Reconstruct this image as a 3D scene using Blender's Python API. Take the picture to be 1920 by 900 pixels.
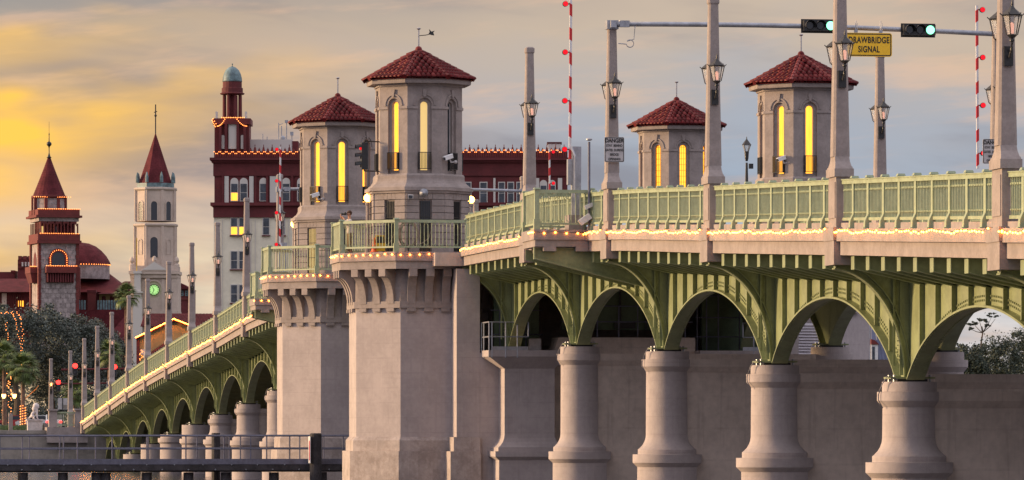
import bpy, math, random
from mathutils import Vector, Matrix
random.seed(7)
S = bpy.context.scene
for o in list(bpy.data.objects): bpy.data.objects.remove(o)
R = math.radians
COL = S.collection

# ------------------------------------------------------------------ camera
ZC = 3.5                       # eye height above the water
F = 9000.0                     # focal length in pixels of the 1920 wide photograph
ALPHA = math.atan(1460.0/F)    # the view turns this far to the right of the bridge axis (+Y)
CA, SA = math.cos(ALPHA), math.sin(ALPHA)
cam = bpy.data.cameras.new('camera'); camo = bpy.data.objects.new('camera', cam); COL.objects.link(camo)
camo.location = (0, 0, ZC); camo.rotation_euler = (R(90), 0, -ALPHA)
cam.sensor_width = 36; cam.lens = F/1920*36; cam.shift_y = (794-450)/1920
cam.clip_start = 1; cam.clip_end = 30000
S.camera = camo

# ------------------------------------------------------------------ light, sky, exposure
SUN_AZ = R(74)                 # to the left of the bridge axis
SUN_EL = R(9)
sl = bpy.data.lights.new('sun', 'SUN'); so = bpy.data.objects.new('sun', sl); COL.objects.link(so)
sl.energy = 4.7; sl.angle = R(10); sl.color = (1.0, 0.68, 0.37)
sd = Vector((-math.sin(SUN_AZ)*math.cos(SUN_EL), math.cos(SUN_AZ)*math.cos(SUN_EL), math.sin(SUN_EL)))
so.rotation_euler = sd.to_track_quat('Z', 'Y').to_euler()
so.location = (-20, 100, 60)
S.view_settings.view_transform = 'Standard'; S.view_settings.look = 'None'
S.view_settings.exposure = 0.30; S.view_settings.gamma = 1.0
S.cycles.use_denoising = True
S.cycles.max_bounces = 6; S.cycles.diffuse_bounces = 3; S.cycles.glossy_bounces = 2; S.cycles.transparent_max_bounces = 8
S.cycles.use_light_tree = True
S.cycles.sample_clamp_indirect = 4

class NT:
    def __init__(s, tree): s.t = tree; s.n = tree.nodes; s.l = tree.links
    def new(s, typ, **kw):
        n = s.n.new(typ)
        for k, v in kw.items(): setattr(n, k, v)
        return n
    def put(s, sock, v):
        if isinstance(v, bpy.types.NodeSocket): s.l.new(v, sock)
        elif v is not None:
            try: sock.default_value = v
            except Exception: sock.default_value = tuple(v) + (1,)
    def math(s, op, a, b=None, c=None, clamp=False):
        n = s.new('ShaderNodeMath', operation=op, use_clamp=clamp)
        s.put(n.inputs[0], a)
        if b is not None: s.put(n.inputs[1], b)
        if c is not None: s.put(n.inputs[2], c)
        return n.outputs[0]
    def dot(s, v, vec):
        n = s.new('ShaderNodeVectorMath', operation='DOT_PRODUCT')
        s.put(n.inputs[0], v); s.put(n.inputs[1], vec); return n.outputs['Value']
    def mix(s, f, a, b, blend='MIX'):
        n = s.new('ShaderNodeMix', data_type='RGBA', blend_type=blend)
        s.put(n.inputs[0], f); s.put(n.inputs[6], a if isinstance(a, bpy.types.NodeSocket) else tuple(a)+(1,)); s.put(n.inputs[7], b if isinstance(b, bpy.types.NodeSocket) else tuple(b)+(1,))
        return n.outputs[2]
    def ramp(s, f, stops):
        n = s.new('ShaderNodeValToRGB'); s.put(n.inputs[0], f)
        e = n.color_ramp.elements
        while len(e) < len(stops): e.new(0.5)
        for el, (p, c) in zip(e, stops):
            el.position = p; el.color = (c if len(c) == 4 else tuple(c)+(1,)) if not isinstance(c, (int, float)) else (c, c, c, 1)
        return n.outputs[0]
    def smooth(s, x, a, b):
        n = s.new('ShaderNodeMapRange', interpolation_type='SMOOTHSTEP'); s.put(n.inputs[0], x)
        n.inputs[1].default_value = a; n.inputs[2].default_value = b; return n.outputs[0]
    def noise(s, vec, scale, detail=4, rough=0.55, dim='3D'):
        n = s.new('ShaderNodeTexNoise', noise_dimensions=dim)
        if vec is not None: s.put(n.inputs['Vector'], vec)
        n.inputs['Scale'].default_value = scale; n.inputs['Detail'].default_value = detail; n.inputs['Roughness'].default_value = rough
        return n.outputs[0]
    def comb(s, x, y, z):
        n = s.new('ShaderNodeCombineXYZ'); s.put(n.inputs[0], x); s.put(n.inputs[1], y); s.put(n.inputs[2], z); return n.outputs[0]

def lin(r, g, b):
    f = lambda c: (c/255/12.92 if c/255 <= 0.04045 else ((c/255+0.055)/1.055)**2.4)
    return (f(r), f(g), f(b))

W = bpy.data.worlds.new('World'); S.world = W; W.use_nodes = True
t = NT(W.node_tree); t.n.clear()
out = t.new('ShaderNodeOutputWorld')
sky = t.new('ShaderNodeTexSky', sky_type='NISHITA', sun_disc=False, sun_elevation=SUN_EL, sun_rotation=-SUN_AZ)
bg1 = t.new('ShaderNodeBackground'); t.l.new(sky.outputs[0], bg1.inputs[0]); bg1.inputs[1].default_value = 0.05
# thin evening cloud over the clear sky: colours follow compass direction and height only
d = t.new('ShaderNodeTexCoord').outputs['Generated']
u = t.dot(d, (CA, -SA, 0)); w_ = t.dot(d, (SA, CA, 0)); v = t.dot(d, (0, 0, 1))
az = t.math('ARCTAN2', u, w_)
warp = t.noise(t.comb(az, t.math('MULTIPLY', v, 3.0), 0.0), 14, 3)
vw = t.math('ADD', v, t.math('MULTIPLY', t.math('SUBTRACT', warp, 0.5), 0.045))
azw = t.math('ADD', az, t.math('MULTIPLY', t.math('SUBTRACT', warp, 0.5), 0.06))
right = t.ramp(t.math('MULTIPLY', vw, 10), [(0.0, (1.35,1.32,1.30)), (0.14, lin(250,244,240)), (0.30, lin(182,190,196)), (0.48, lin(158,172,190)), (0.64, lin(166,170,180)), (0.82, lin(196,178,160)), (1.0, lin(174,158,148))])
left = t.ramp(t.math('MULTIPLY', vw, 10), [(0.0, lin(255,214,160)), (0.22, lin(248,224,184)), (0.40, lin(222,194,166)), (0.55, lin(214,178,148)), (0.75, lin(194,170,148)), (0.9, lin(164,154,146)), (1.0, lin(150,148,146))])
base = t.mix(t.smooth(azw, -0.10, 0.035), left, right)
# streaks of cloud
st = t.noise(t.comb(t.math('MULTIPLY', azw, 1.0), t.math('MULTIPLY', t.math('ADD', v, t.math('MULTIPLY', az, 0.10)), 5.0), 1.3), 9, 5, 0.55)
st2 = t.noise(t.comb(t.math('MULTIPLY', az, 1.0), t.math('MULTIPLY', t.math('SUBTRACT', v, t.math('MULTIPLY', az, 0.08)), 6.0), 7.3), 22, 5, 0.6)
base = t.mix(t.math('MULTIPLY', t.smooth(st, 0.44, 0.68), 0.72), base, lin(130,127,136))
base = t.mix(t.math('MULTIPLY', t.smooth(st2, 0.47, 0.70), 0.50), base, lin(228,188,158))
# golden glow where the sun went down, broken by the cloud
def blob(a0, v0, sa, sv):
    x = t.math('DIVIDE', t.math('SUBTRACT', azw, a0), sa); y = t.math('DIVIDE', t.math('SUBTRACT', vw, v0), sv)
    r2 = t.math('ADD', t.math('MULTIPLY', x, x), t.math('MULTIPLY', y, y))
    return t.math('POWER', 2.718, t.math('MULTIPLY', r2, -1.0))
g = t.math('ADD', blob(-0.104, 0.0625, 0.026, 0.0078), t.math('MULTIPLY', blob(-0.120, 0.049, 0.022, 0.006), .8))
g = t.math('ADD', g, t.math('MULTIPLY', blob(-0.116, 0.081, 0.035, 0.0045), 0.55))
g = t.math('ADD', g, t.math('MULTIPLY', blob(-0.080, 0.068, 0.040, 0.0050), 0.38))
g = t.math('ADD', g, t.math('MULTIPLY', blob(-0.118, 0.033, 0.026, 0.005), 0.5))
g = t.math('MULTIPLY', g, t.math('ADD', 0.55, t.math('MULTIPLY', st2, 0.9)), clamp=True)
base = t.mix(g, base, tuple(c*1.08 for c in lin(255,198,82)))
broad = t.math('POWER', 2.718, t.math('MULTIPLY', t.math('MULTIPLY', t.math('ADD', az, 0.5), t.math('ADD', az, 0.5)), -0.9))
high = t.mix(broad, (.80,.78,.87), (1.10,.88,.75))
high = t.mix(t.smooth(v, 0.0, 0.8), t.mix(1.0, high, (.62,.62,.66), 'MULTIPLY'), t.mix(1.0, high, (1.28,1.28,1.28), 'MULTIPLY'))
base = t.mix(t.smooth(v, 0.09, 0.35), base, high)
base = t.mix(t.smooth(t.math('ABSOLUTE', az), 0.3, 1.2), base, high)
bg2 = t.new('ShaderNodeBackground'); t.l.new(base, bg2.inputs[0]); bg2.inputs[1].default_value = 0.93
mx = t.new('ShaderNodeMixShader'); mx.inputs[0].default_value = 0.93
t.l.new(bg1.outputs[0], mx.inputs[1]); t.l.new(bg2.outputs[0], mx.inputs[2]); t.l.new(mx.outputs[0], out.inputs[0])

# ------------------------------------------------------------------ materials
def mat(name, col, rough=0.7, metal=0.0, var=0.0, vscale=3.0, streak=0.0, bump=0.0, bscale=30.0, col2=None, emit=None, es=0.0, spec=0.5, island=0.0, alpha=None, trans=0.0, dirt=None, dirt_amt=0.0, coat=0.0, lines=0.0, orand=0.0, tide=0.0, evar=0.0):
    m = bpy.data.materials.new(name); m.use_nodes = True; k = NT(m.node_tree)
    b = k.n['Principled BSDF']; b.inputs['Roughness'].default_value = rough; b.inputs['Metallic'].default_value = metal
    b.inputs['Specular IOR Level'].default_value = spec
    if coat: b.inputs['Coat Weight'].default_value = coat; b.inputs['Coat Roughness'].default_value = 0.15
    tc = k.new('ShaderNodeTexCoord').outputs['Object']
    c = k.mix(0.0, col, col)
    if var > 0:
        n = k.noise(tc, vscale, 6, 0.6); n2 = k.noise(tc, vscale*6.3, 4, 0.6)
        f = k.math('ADD', k.math('MULTIPLY', n, 0.65), k.math('MULTIPLY', n2, 0.35))
        c2 = col2 if col2 else tuple(x*(1-var) for x in col); c1 = tuple(min(1, x*(1+var*0.6)) for x in col)
        c = k.mix(k.smooth(f, 0.36, 0.64), c1, c2)
    if streak > 0:
        mp = k.new('ShaderNodeMapping'); k.l.new(tc, mp.inputs[0]); mp.inputs['Scale'].default_value = (3.0, 3.0, 0.22)
        s_ = k.noise(mp.outputs[0], 2.2, 5, 0.6)
        c = k.mix(k.math('MULTIPLY', k.smooth(s_, 0.5, 0.75), streak), c, dirt or tuple(x*0.55 for x in col))
        mp2 = k.new('ShaderNodeMapping'); k.l.new(tc, mp2.inputs[0]); mp2.inputs['Scale'].default_value = (5.0, 5.0, 0.12); mp2.inputs['Location'].default_value = (3, 8, 1)
        s2 = k.noise(mp2.outputs[0], 2.0, 3, 0.5)
        c = k.mix(k.math('MULTIPLY', k.smooth(s2, 0.66, 0.74), streak*0.7), c, tuple(min(1, x*1.7) for x in col))
    if lines > 0:      # joints left by the formwork boards
        sp = k.new('ShaderNodeSeparateXYZ'); k.l.new(tc, sp.inputs[0])
        fr = k.math('FRACT', k.math('MULTIPLY', sp.outputs[2], 1/lines))
        nn = k.noise(tc, 1.7, 3)
        ln = k.math('MULTIPLY', k.math('LESS_THAN', fr, 0.06), k.smooth(nn, 0.35, 0.65))
        c = k.mix(k.math('MULTIPLY', ln, 0.20), c, tuple(x*0.5 for x in col))
    if island > 0:
        gi = k.new('ShaderNodeNewGeometry').outputs['Random Per Island']
        c = k.mix(gi, c, (0,0,0) if False else tuple(x*(1-island) for x in (col2 or col)))
    if orand > 0:     # every tile fired a little differently
        oi = k.new('ShaderNodeObjectInfo').outputs['Random']
        c = k.mix(k.math('MULTIPLY', oi, orand), c, (col[0]*.35, col[1]*1.2, col[2]*1.1)); c = k.mix(k.math('MULTIPLY', k.math('GREATER_THAN', oi, .82), .35), c, (min(1,col[0]*2.4), col[1]*5, col[2]*4))
    if tide > 0:      # growth and splash stains of their own ragged shape on the lowest stones, chalky runs
        g1 = k.noise(tc, 1.6, 6, .7); g2 = k.noise(tc, 6.0, 4, .7)
        c = k.mix(k.math('MULTIPLY', k.smooth(g1, .46, .60), tide), c, (.16,.115,.095)); c = k.mix(k.math('MULTIPLY', k.smooth(g2, .60, .70), tide*.5), c, (.62,.58,.55))
        mp3 = k.new('ShaderNodeMapping'); k.l.new(tc, mp3.inputs[0]); mp3.inputs['Scale'].default_value = (9.0, 9.0, .5)
        c = k.mix(k.math('MULTIPLY', k.smooth(k.noise(mp3.outputs[0], 1.5, 4), .55, .72), tide*.6), c, (.20,.15,.13))
    if lines > 0:     # fine board marks
        mp4 = k.new('ShaderNodeMapping'); k.l.new(tc, mp4.inputs[0]); mp4.inputs['Scale'].default_value = (.5, .5, 11.0)
        c = k.mix(k.math('MULTIPLY', k.smooth(k.noise(mp4.outputs[0], 1.3, 5, .7), .55, .75), .22), c, tuple(x*.6 for x in col))
    k.l.new(c, b.inputs['Base Color'])
    if bump > 0:
        bn = k.new('ShaderNodeBump'); bn.inputs['Strength'].default_value = bump; bn.inputs['Distance'].default_value = 0.02
        k.l.new(k.noise(tc, bscale, 4), bn.inputs['Height']); k.l.new(bn.outputs[0], b.inputs['Normal'])
    if emit:
        b.inputs['Emission Color'].default_value = tuple(emit)+(1,); b.inputs['Emission Strength'].default_value = es
    if evar:
        mp5 = k.new('ShaderNodeMapping'); k.l.new(tc, mp5.inputs[0]); mp5.inputs['Scale'].default_value = (9.0, 9.0, .8)
        k.l.new(k.math('MULTIPLY', k.math('ADD', 1-evar*.6, k.math('MULTIPLY', k.noise(mp5.outputs[0], 1.0, 3), evar*1.2)), es), b.inputs['Emission Strength'])
    if trans: b.inputs['Transmission Weight'].default_value = trans; b.inputs['IOR'].default_value = 1.1
    if alpha is not None: b.inputs['Alpha'].default_value = alpha
    return m

M = {}
M['concrete'] = mat('pier_concrete', (.405,.35,.345), .9, var=.12, vscale=.9, streak=.22, bump=.5, bscale=22, lines=.62)
M['stained'] = mat('stained_concrete', (.40,.34,.32), .9, var=.2, vscale=1.2, streak=.3, bump=.6, bscale=16, tide=.28)
M['stone'] = mat('cast_stone', (.305,.256,.24), .88, var=.18, vscale=1.6, streak=.16, bump=.35, bscale=30)
M['walls'] = mat('wall_concrete', (.52,.43,.375), .92, var=.18, vscale=.7, streak=.40, bump=.5, bscale=18, lines=1.1)
M['steel'] = mat('bridge_green_paint', (.26,.295,.155), .38, var=.20, vscale=1.6, streak=.18, bump=.12, bscale=9, dirt=(.17,.15,.07))
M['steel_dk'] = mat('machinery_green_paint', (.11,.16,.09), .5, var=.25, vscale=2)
M['rail'] = mat('railing_green_paint', (.325,.375,.235), .45, var=.18, vscale=2.5, streak=.12, dirt=(.34,.30,.16))
M['tile'] = mat('red_glazed_tile', (.145,.011,.013), .5, spec=.15, orand=.6, var=.5, vscale=5.0, coat=.0, bump=.2, bscale=12)
M['iron'] = mat('black_iron', (.018,.018,.02), .45, var=.3, vscale=6)
M['galv'] = mat('galvanised_steel', (.36,.37,.41), .45, metal=.5, var=.2, vscale=3)
M['galv_dk'] = mat('painted_grey_rail', (.13,.13,.18), .55, var=.3, vscale=1.5)
M['asphalt'] = mat('asphalt', (.05,.05,.05), .95, var=.2, vscale=4)
M['amber'] = mat('lit_window_amber', (.5,.3,.05), .3, emit=(1.0,.40,.03), es=1.7, evar=.8)
M['amber_dim'] = mat('lit_window_pale', (.5,.4,.2), .3, emit=(.95,.62,.20), es=.62)
M['darkglass'] = mat('dark_glass', (.03,.035,.045), .12)
M['bulb'] = mat('warm_bulb', (1,.6,.2), .4, emit=(1.0,.26,.02), es=34)
M['bulb_small'] = mat('small_warm_bulb', (1,.5,.2), .4, emit=(1.0,.26,.05), es=3.2)
M['globe'] = mat('lamp_globe', (1,.7,.3), .4, emit=(1.0,.36,.06), es=13)
M['flame'] = mat('lantern_element', (1,.6,.5), .4, emit=(1.0,.42,.25), es=.55)
M['lglass'] = mat('lantern_glass', (.75,.73,.70), .12, alpha=.32)
M['red'] = mat('red_paint', (.55,.015,.02), .4)
M['redlens'] = mat('red_warning_lens', (.7,.0,.01), .3, emit=(1,.0,.01), es=.7)
M['redlit'] = mat('red_signal_lit', (1,.05,.05), .3, emit=(1,.012,.008), es=9)
M['greenlit'] = mat('green_signal_lit', (.1,1,.6), .3, emit=(.22,1.0,.48), es=2.4)
M['white'] = mat('white_paint', (.72,.70,.70), .5, var=.12, vscale=3)
M['yellow'] = mat('yellow_sign', (.95,.55,.02), .45, var=.08, vscale=6)
M['black'] = mat('black_print', (.015,.015,.015), .6)
M['signwhite'] = mat('white_sign', (.46,.43,.43), .6, var=.2, vscale=5)
M['wood'] = mat('dark_timber', (.045,.040,.045), .8, var=.5, vscale=2, bump=.4, bscale=8)
M['orange'] = mat('orange_plastic', (.80,.12,.02), .5)
M['yel2'] = mat('yellow_plastic', (.75,.45,.02), .5)
M['hose'] = mat('hose_rubber', (.22,.17,.13), .7)
M['skin'] = mat('skin', (.48,.24,.15), .6)
M['shirt'] = mat('cream_shirt', (.62,.55,.48), .9, var=.15, vscale=6)
M['trousers'] = mat('khaki_trousers', (.22,.16,.085), .9, var=.2, vscale=6)
M['hair'] = mat('brown_hair', (.07,.03,.015), .8)
M['maroon'] = mat('maroon_masonry', (.12,.018,.021), .8, var=.25, vscale=.4, bump=.1)
M['maroon_lt'] = mat('terracotta', (.15,.026,.024), .8, var=.25, vscale=.5)
M['roof_far'] = mat('old_red_roof', (.115,.022,.027), .8, spec=.15, var=.35, vscale=.6)
M['cream'] = mat('cream_stucco', (.76,.70,.56), .85, var=.12, vscale=.25, streak=.12)
M['trimw'] = mat('pale_trim', (.60,.56,.52), .7)
M['coquina'] = mat('grey_coquina', (.36,.30,.295), .9, var=.4, vscale=.8, bump=.2)
M['cathedral'] = mat('cream_cathedral_stone', (.54,.44,.375), .85, var=.14, vscale=.4, streak=.12)
M['copper'] = mat('weathered_copper', (.13,.20,.22), .55, var=.5, vscale=1.2)
M['yellowwall'] = mat('mustard_stucco', (.38,.28,.12), .9, var=.18, vscale=.5)
M['clock'] = mat('lit_clock_face', (.5,.8,.3), .4, emit=(.42,.90,.26), es=.55)
M['pane'] = mat('window_pane', (.05,.06,.08), .1, var=.5, vscale=.7)
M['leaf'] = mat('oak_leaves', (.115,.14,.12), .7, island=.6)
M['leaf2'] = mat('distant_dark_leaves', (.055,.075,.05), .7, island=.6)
M['frond'] = mat('palm_fronds', (.12,.17,.04), .6, island=.6)
M['bark'] = mat('bark', (.12,.085,.06), .9, var=.4, vscale=3)
M['palmbark'] = mat('palm_bark', (.22,.13,.09), .9, var=.4, vscale=3)
M['lion'] = mat('carved_marble', (.62,.56,.55), .8, var=.18, vscale=4)
M['metalroof'] = mat('blue_metal_roof', (.22,.24,.36), .4, metal=.2, var=.12, vscale=.5)
M['paleblock'] = mat('pale_block_wall', (.42,.43,.47), .85, var=.12, vscale=.8)
M['siding'] = mat('white_siding', (.66,.62,.66), .6)
M['ground'] = mat('park_grass', (.05,.06,.03), .95, var=.4, vscale=.15)
M['quay'] = mat('quay_coquina', (.27,.24,.21), .9, var=.3, vscale=.3, streak=.3)
M['carred'] = mat('car_red', (.35,.02,.02), .25, coat=.5)
M['carwhite'] = mat('car_white', (.6,.6,.6), .25, coat=.5)
M['tyre'] = mat('tyre', (.02,.02,.02), .9)
# water
m = bpy.data.materials.new('bay_water'); m.use_nodes = True; k = NT(m.node_tree); b = k.n['Principled BSDF']
b.inputs['Base Color'].default_value = (.03,.035,.05,1); b.inputs['Roughness'].default_value = .12
bn = k.new('ShaderNodeBump'); bn.inputs['Strength'].default_value = .5; bn.inputs['Distance'].default_value = .2
k.l.new(k.noise(k.new('ShaderNodeTexCoord').outputs['Object'], .8, 5), bn.inputs['Height']); k.l.new(bn.outputs[0], b.inputs['Normal'])
M['water'] = m

# ------------------------------------------------------------------ mesh helpers
class MB:
    def __init__(s): s.v = []; s.f = []
    def add(s, vs, fs):
        o = len(s.v); s.v += [tuple(p) for p in vs]; s.f += [tuple(i+o for i in f) for f in fs]; return s
    def box(s, x0, x1, y0, y1, z0, z1):
        x0, x1 = sorted((x0, x1)); y0, y1 = sorted((y0, y1)); z0, z1 = sorted((z0, z1))
        return s.add([(x0,y0,z0),(x1,y0,z0),(x1,y1,z0),(x0,y1,z0),(x0,y0,z1),(x1,y0,z1),(x1,y1,z1),(x0,y1,z1)],
                     [(0,3,2,1),(4,5,6,7),(0,1,5,4),(1,2,6,5),(2,3,7,6),(3,0,4,7)])
    def frust(s, cx, cy, z0, a0, b0, z1, a1, b1):
        return s.add([(cx-a0,cy-b0,z0),(cx+a0,cy-b0,z0),(cx+a0,cy+b0,z0),(cx-a0,cy+b0,z0),(cx-a1,cy-b1,z1),(cx+a1,cy-b1,z1),(cx+a1,cy+b1,z1),(cx-a1,cy+b1,z1)],
                     [(0,3,2,1),(4,5,6,7),(0,1,5,4),(1,2,6,5),(2,3,7,6),(3,0,4,7)])
    def hull2(s, A, B):     # two rings of equal length -> closed prism
        n = len(A)
        return s.add(list(A)+list(B), [tuple(range(n-1,-1,-1)), tuple(range(n,2*n))] + [(i,(i+1)%n,n+(i+1)%n,n+i) for i in range(n)])
    def prism(s, poly, z0, z1, poly2=None):
        p2 = poly2 or poly
        return s.hull2([(x,y,z0) for x,y in poly], [(x,y,z1) for x,y in p2])
    def xz(s, poly, y0, y1): return s.hull2([(x,y0,z) for x,z in poly], [(x,y1,z) for x,z in poly])
    def yz(s, poly, x0, x1): return s.hull2([(x0,y,z) for y,z in poly], [(x1,y,z) for y,z in poly])
    def lathe(s, cx, cy, prof, n=20, rot=0.0, caps=True):
        o = len(s.v)
        for r, z in prof:
            for i in range(n):
                a = rot + 2*math.pi*i/n; s.v.append((cx+r*math.cos(a), cy+r*math.sin(a), z))
        for j in range(len(prof)-1):
            for i in range(n):
                a, b_ = o+j*n+i, o+j*n+(i+1)%n; s.f.append((a, b_, b_+n, a+n))
        if caps:
            s.f.append(tuple(o+n-1-i for i in range(n))); s.f.append(tuple(o+(len(prof)-1)*n+i for i in range(n)))
        return s
    def tube(s, pts, r, n=6, r2=None):
        pts = [Vector(p) for p in pts]; o = len(s.v); m = len(pts)
        for j, p in enumerate(pts):
            tdir = (pts[min(j+1,m-1)]-pts[max(j-1,0)]).normalized()
            up = Vector((0,0,1)) if abs(tdir.z) < 0.9 else Vector((1,0,0))
            a = tdir.cross(up).normalized(); b_ = tdir.cross(a)
            rr = r if r2 is None else r+(r2-r)*j/(m-1)
            for i in range(n):
                q = p + a*math.cos(2*math.pi*i/n)*rr + b_*math.sin(2*math.pi*i/n)*rr; s.v.append(tuple(q))
        for j in range(m-1):
            for i in range(n):
                a, b_ = o+j*n+i, o+j*n+(i+1)%n; s.f.append((a, b_, b_+n, a+n))
        s.f.append(tuple(o+n-1-i for i in range(n))); s.f.append(tuple(o+(m-1)*n+i for i in range(n)))
        return s
    def ball(s, c, r, n=8, m=5):
        return s.lathe(c[0], c[1], [(max(r*math.sin(math.pi*j/m), r*.02), c[2]-r*math.cos(math.pi*j/m)) for j in range(m+1)], n)
    def octa(s, c, r):
        x,y,z = c
        return s.add([(x+r,y,z),(x-r,y,z),(x,y+r,z),(x,y-r,z),(x,y,z+r),(x,y,z-r)], [(0,2,4),(2,1,4),(1,3,4),(3,0,4),(2,0,5),(1,2,5),(3,1,5),(0,3,5)])
    def ruled(s, ys, xa, xb, zt, zb):   # bar running along y whose top and bottom follow curves
        o = len(s.v)
        for y in ys:
            for x, z in ((xa, zb(y)), (xb, zb(y)), (xb, zt(y)), (xa, zt(y))): s.v.append((x, y, z))
        n = len(ys)
        for j in range(n-1):
            for i in range(4):
                a, b_ = o+4*j+i, o+4*j+(i+1)%4; s.f.append((a, b_, b_+4, a+4))
        s.f.append((o+3,o+2,o+1,o)); e = o+4*(n-1); s.f.append((e,e+1,e+2,e+3)); return s
    def build(s, name, m, parent=None, smooth=False, label=None, kind=None, local=False):
        me = bpy.data.meshes.new(name)
        off = Vector((0,0,0))
        if parent is not None and not local:
            p = parent
            while p: off += p.location; p = p.parent
        me.from_pydata([(x-off.x, y-off.y, z-off.z) for x,y,z in s.v], [], s.f)
        me.materials.append(M[m] if isinstance(m, str) else m)
        if smooth: me.polygons.foreach_set('use_smooth', [True]*len(me.polygons))
        me.update()
        ob = bpy.data.objects.new(name, me); COL.objects.link(ob)
        if parent is not None: ob.parent = parent
        if label: ob['label'] = label
        if kind: ob['kind'] = kind
        return ob

def fixn(ob):
    import bmesh
    bm = bmesh.new(); bm.from_mesh(ob.data); bmesh.ops.recalc_face_normals(bm, faces=bm.faces); bm.to_mesh(ob.data); bm.free(); return ob
def thing(name, label, cat, loc=(0,0,0), rz=0.0, group=None):
    o = bpy.data.objects.new(name, None); COL.objects.link(o); o.location = loc; o.rotation_euler = (0,0,rz)
    o['label'] = label; o['category'] = cat; o.empty_display_size = .1
    if group: o['group'] = group
    return o
def tag(o, label, cat, group=None):
    o['label'] = label; o['category'] = cat
    if group: o['group'] = group
    return o
def struct(o): o['kind'] = 'structure'; return o
def copy_tree(o, parent=None):
    c = o.copy(); COL.objects.link(c)
    if parent is not None: c.parent = parent
    for ch in list(o.children): copy_tree(ch, c)
    return c
def share(ob, name, parent, loc=(0,0,0), rz=0.0):   # another piece of the same mesh
    c = bpy.data.objects.new(name, ob.data); COL.objects.link(c); c.parent = parent; c.location = loc; c.rotation_euler = (0,0,rz); return c
def octpoly(cx, cy, ap, fx=1.0):
    h = ap*math.tan(math.pi/8)
    return [(cx-h,cy-ap),(cx+h,cy-ap),(cx+ap,cy-h),(cx+ap,cy+h),(cx+h,cy+ap),(cx-h,cy+ap),(cx-ap,cy+h),(cx-ap,cy-h)]
ORD = ['first','second','third','fourth','fifth','sixth','seventh','eighth','ninth','tenth','eleventh','twelfth','thirteenth','fourteenth']

# ------------------------------------------------------------------ the bridge in plan
XP = 29.84; WID = 13.65; XC = XP+WID/2       # near parapet line, width to the far parapet
YN = [76.2, 93.4, 110.7, 128.0, 145.2, 162.5, 179.8]      # near approach piers
YA, YB = 200.1, 229.1
nx = lambda Yc: 28.48 if Yc < 215 else 28.68     # middle of the near nose and tower                                     # centres of the two drawbridge piers
YF = [246.9, 264.2, 281.5, 298.8, 315.8, 332.8, 350.0, 366.8, 383.6, 399.0, 414.0]
HP = [(40,1.8),(76.2,3.2),(93.4,3.87),(110.7,4.54),(128,5.22),(145.2,5.88),(162.5,6.56),(179.8,7.00),(197,7.13),(214.6,7.16),(231,7.05),(246.9,6.92),(264.2,6.50),(281.5,6.0),(298.8,5.28),(315.8,4.64),(332.8,3.98),(350,3.28),(366.8,2.5),(383.6,1.62),(399,.82),(414,.05),(430,-.5),(470,-.6),(900,-.6)]
def hf(y):     # deck edge height above the eye (Catmull-Rom through the levels)
    for i in range(1, len(HP)-2):
        if HP[i][0] <= y <= HP[i+1][0] or (i == len(HP)-3): break
    (x0,a),(x1,b_),(x2,c),(x3,d_) = HP[i-1],HP[i],HP[i+1],HP[i+2]
    u_ = min(1, max(0, (y-x1)/(x2-x1))); m1 = (c-a)/(x2-x0)*(x2-x1); m2 = (d_-b_)/(x3-x1)*(x2-x1)
    return (2*u_**3-3*u_**2+1)*b_+(u_**3-2*u_**2+u_)*m1+(-2*u_**3+3*u_**2)*c+(u_**3-u_**2)*m2
zf = lambda y: hf(y)+ZC
def xat(px, y):     # world X whose picture column is px at bridge distance y (only used to read positions off the photo)
    P = px+500.0; return P*y*CA/(9117.7-P*SA)
def zat(py, x, y): return ZC+(794-py)*(y*CA+x*SA)/F
def vx(side, v_): return XP+v_ if side == 0 else XP+WID-v_
def seq(a, b_, n): return [a+(b_-a)*i/n for i in range(n+1)]

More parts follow.
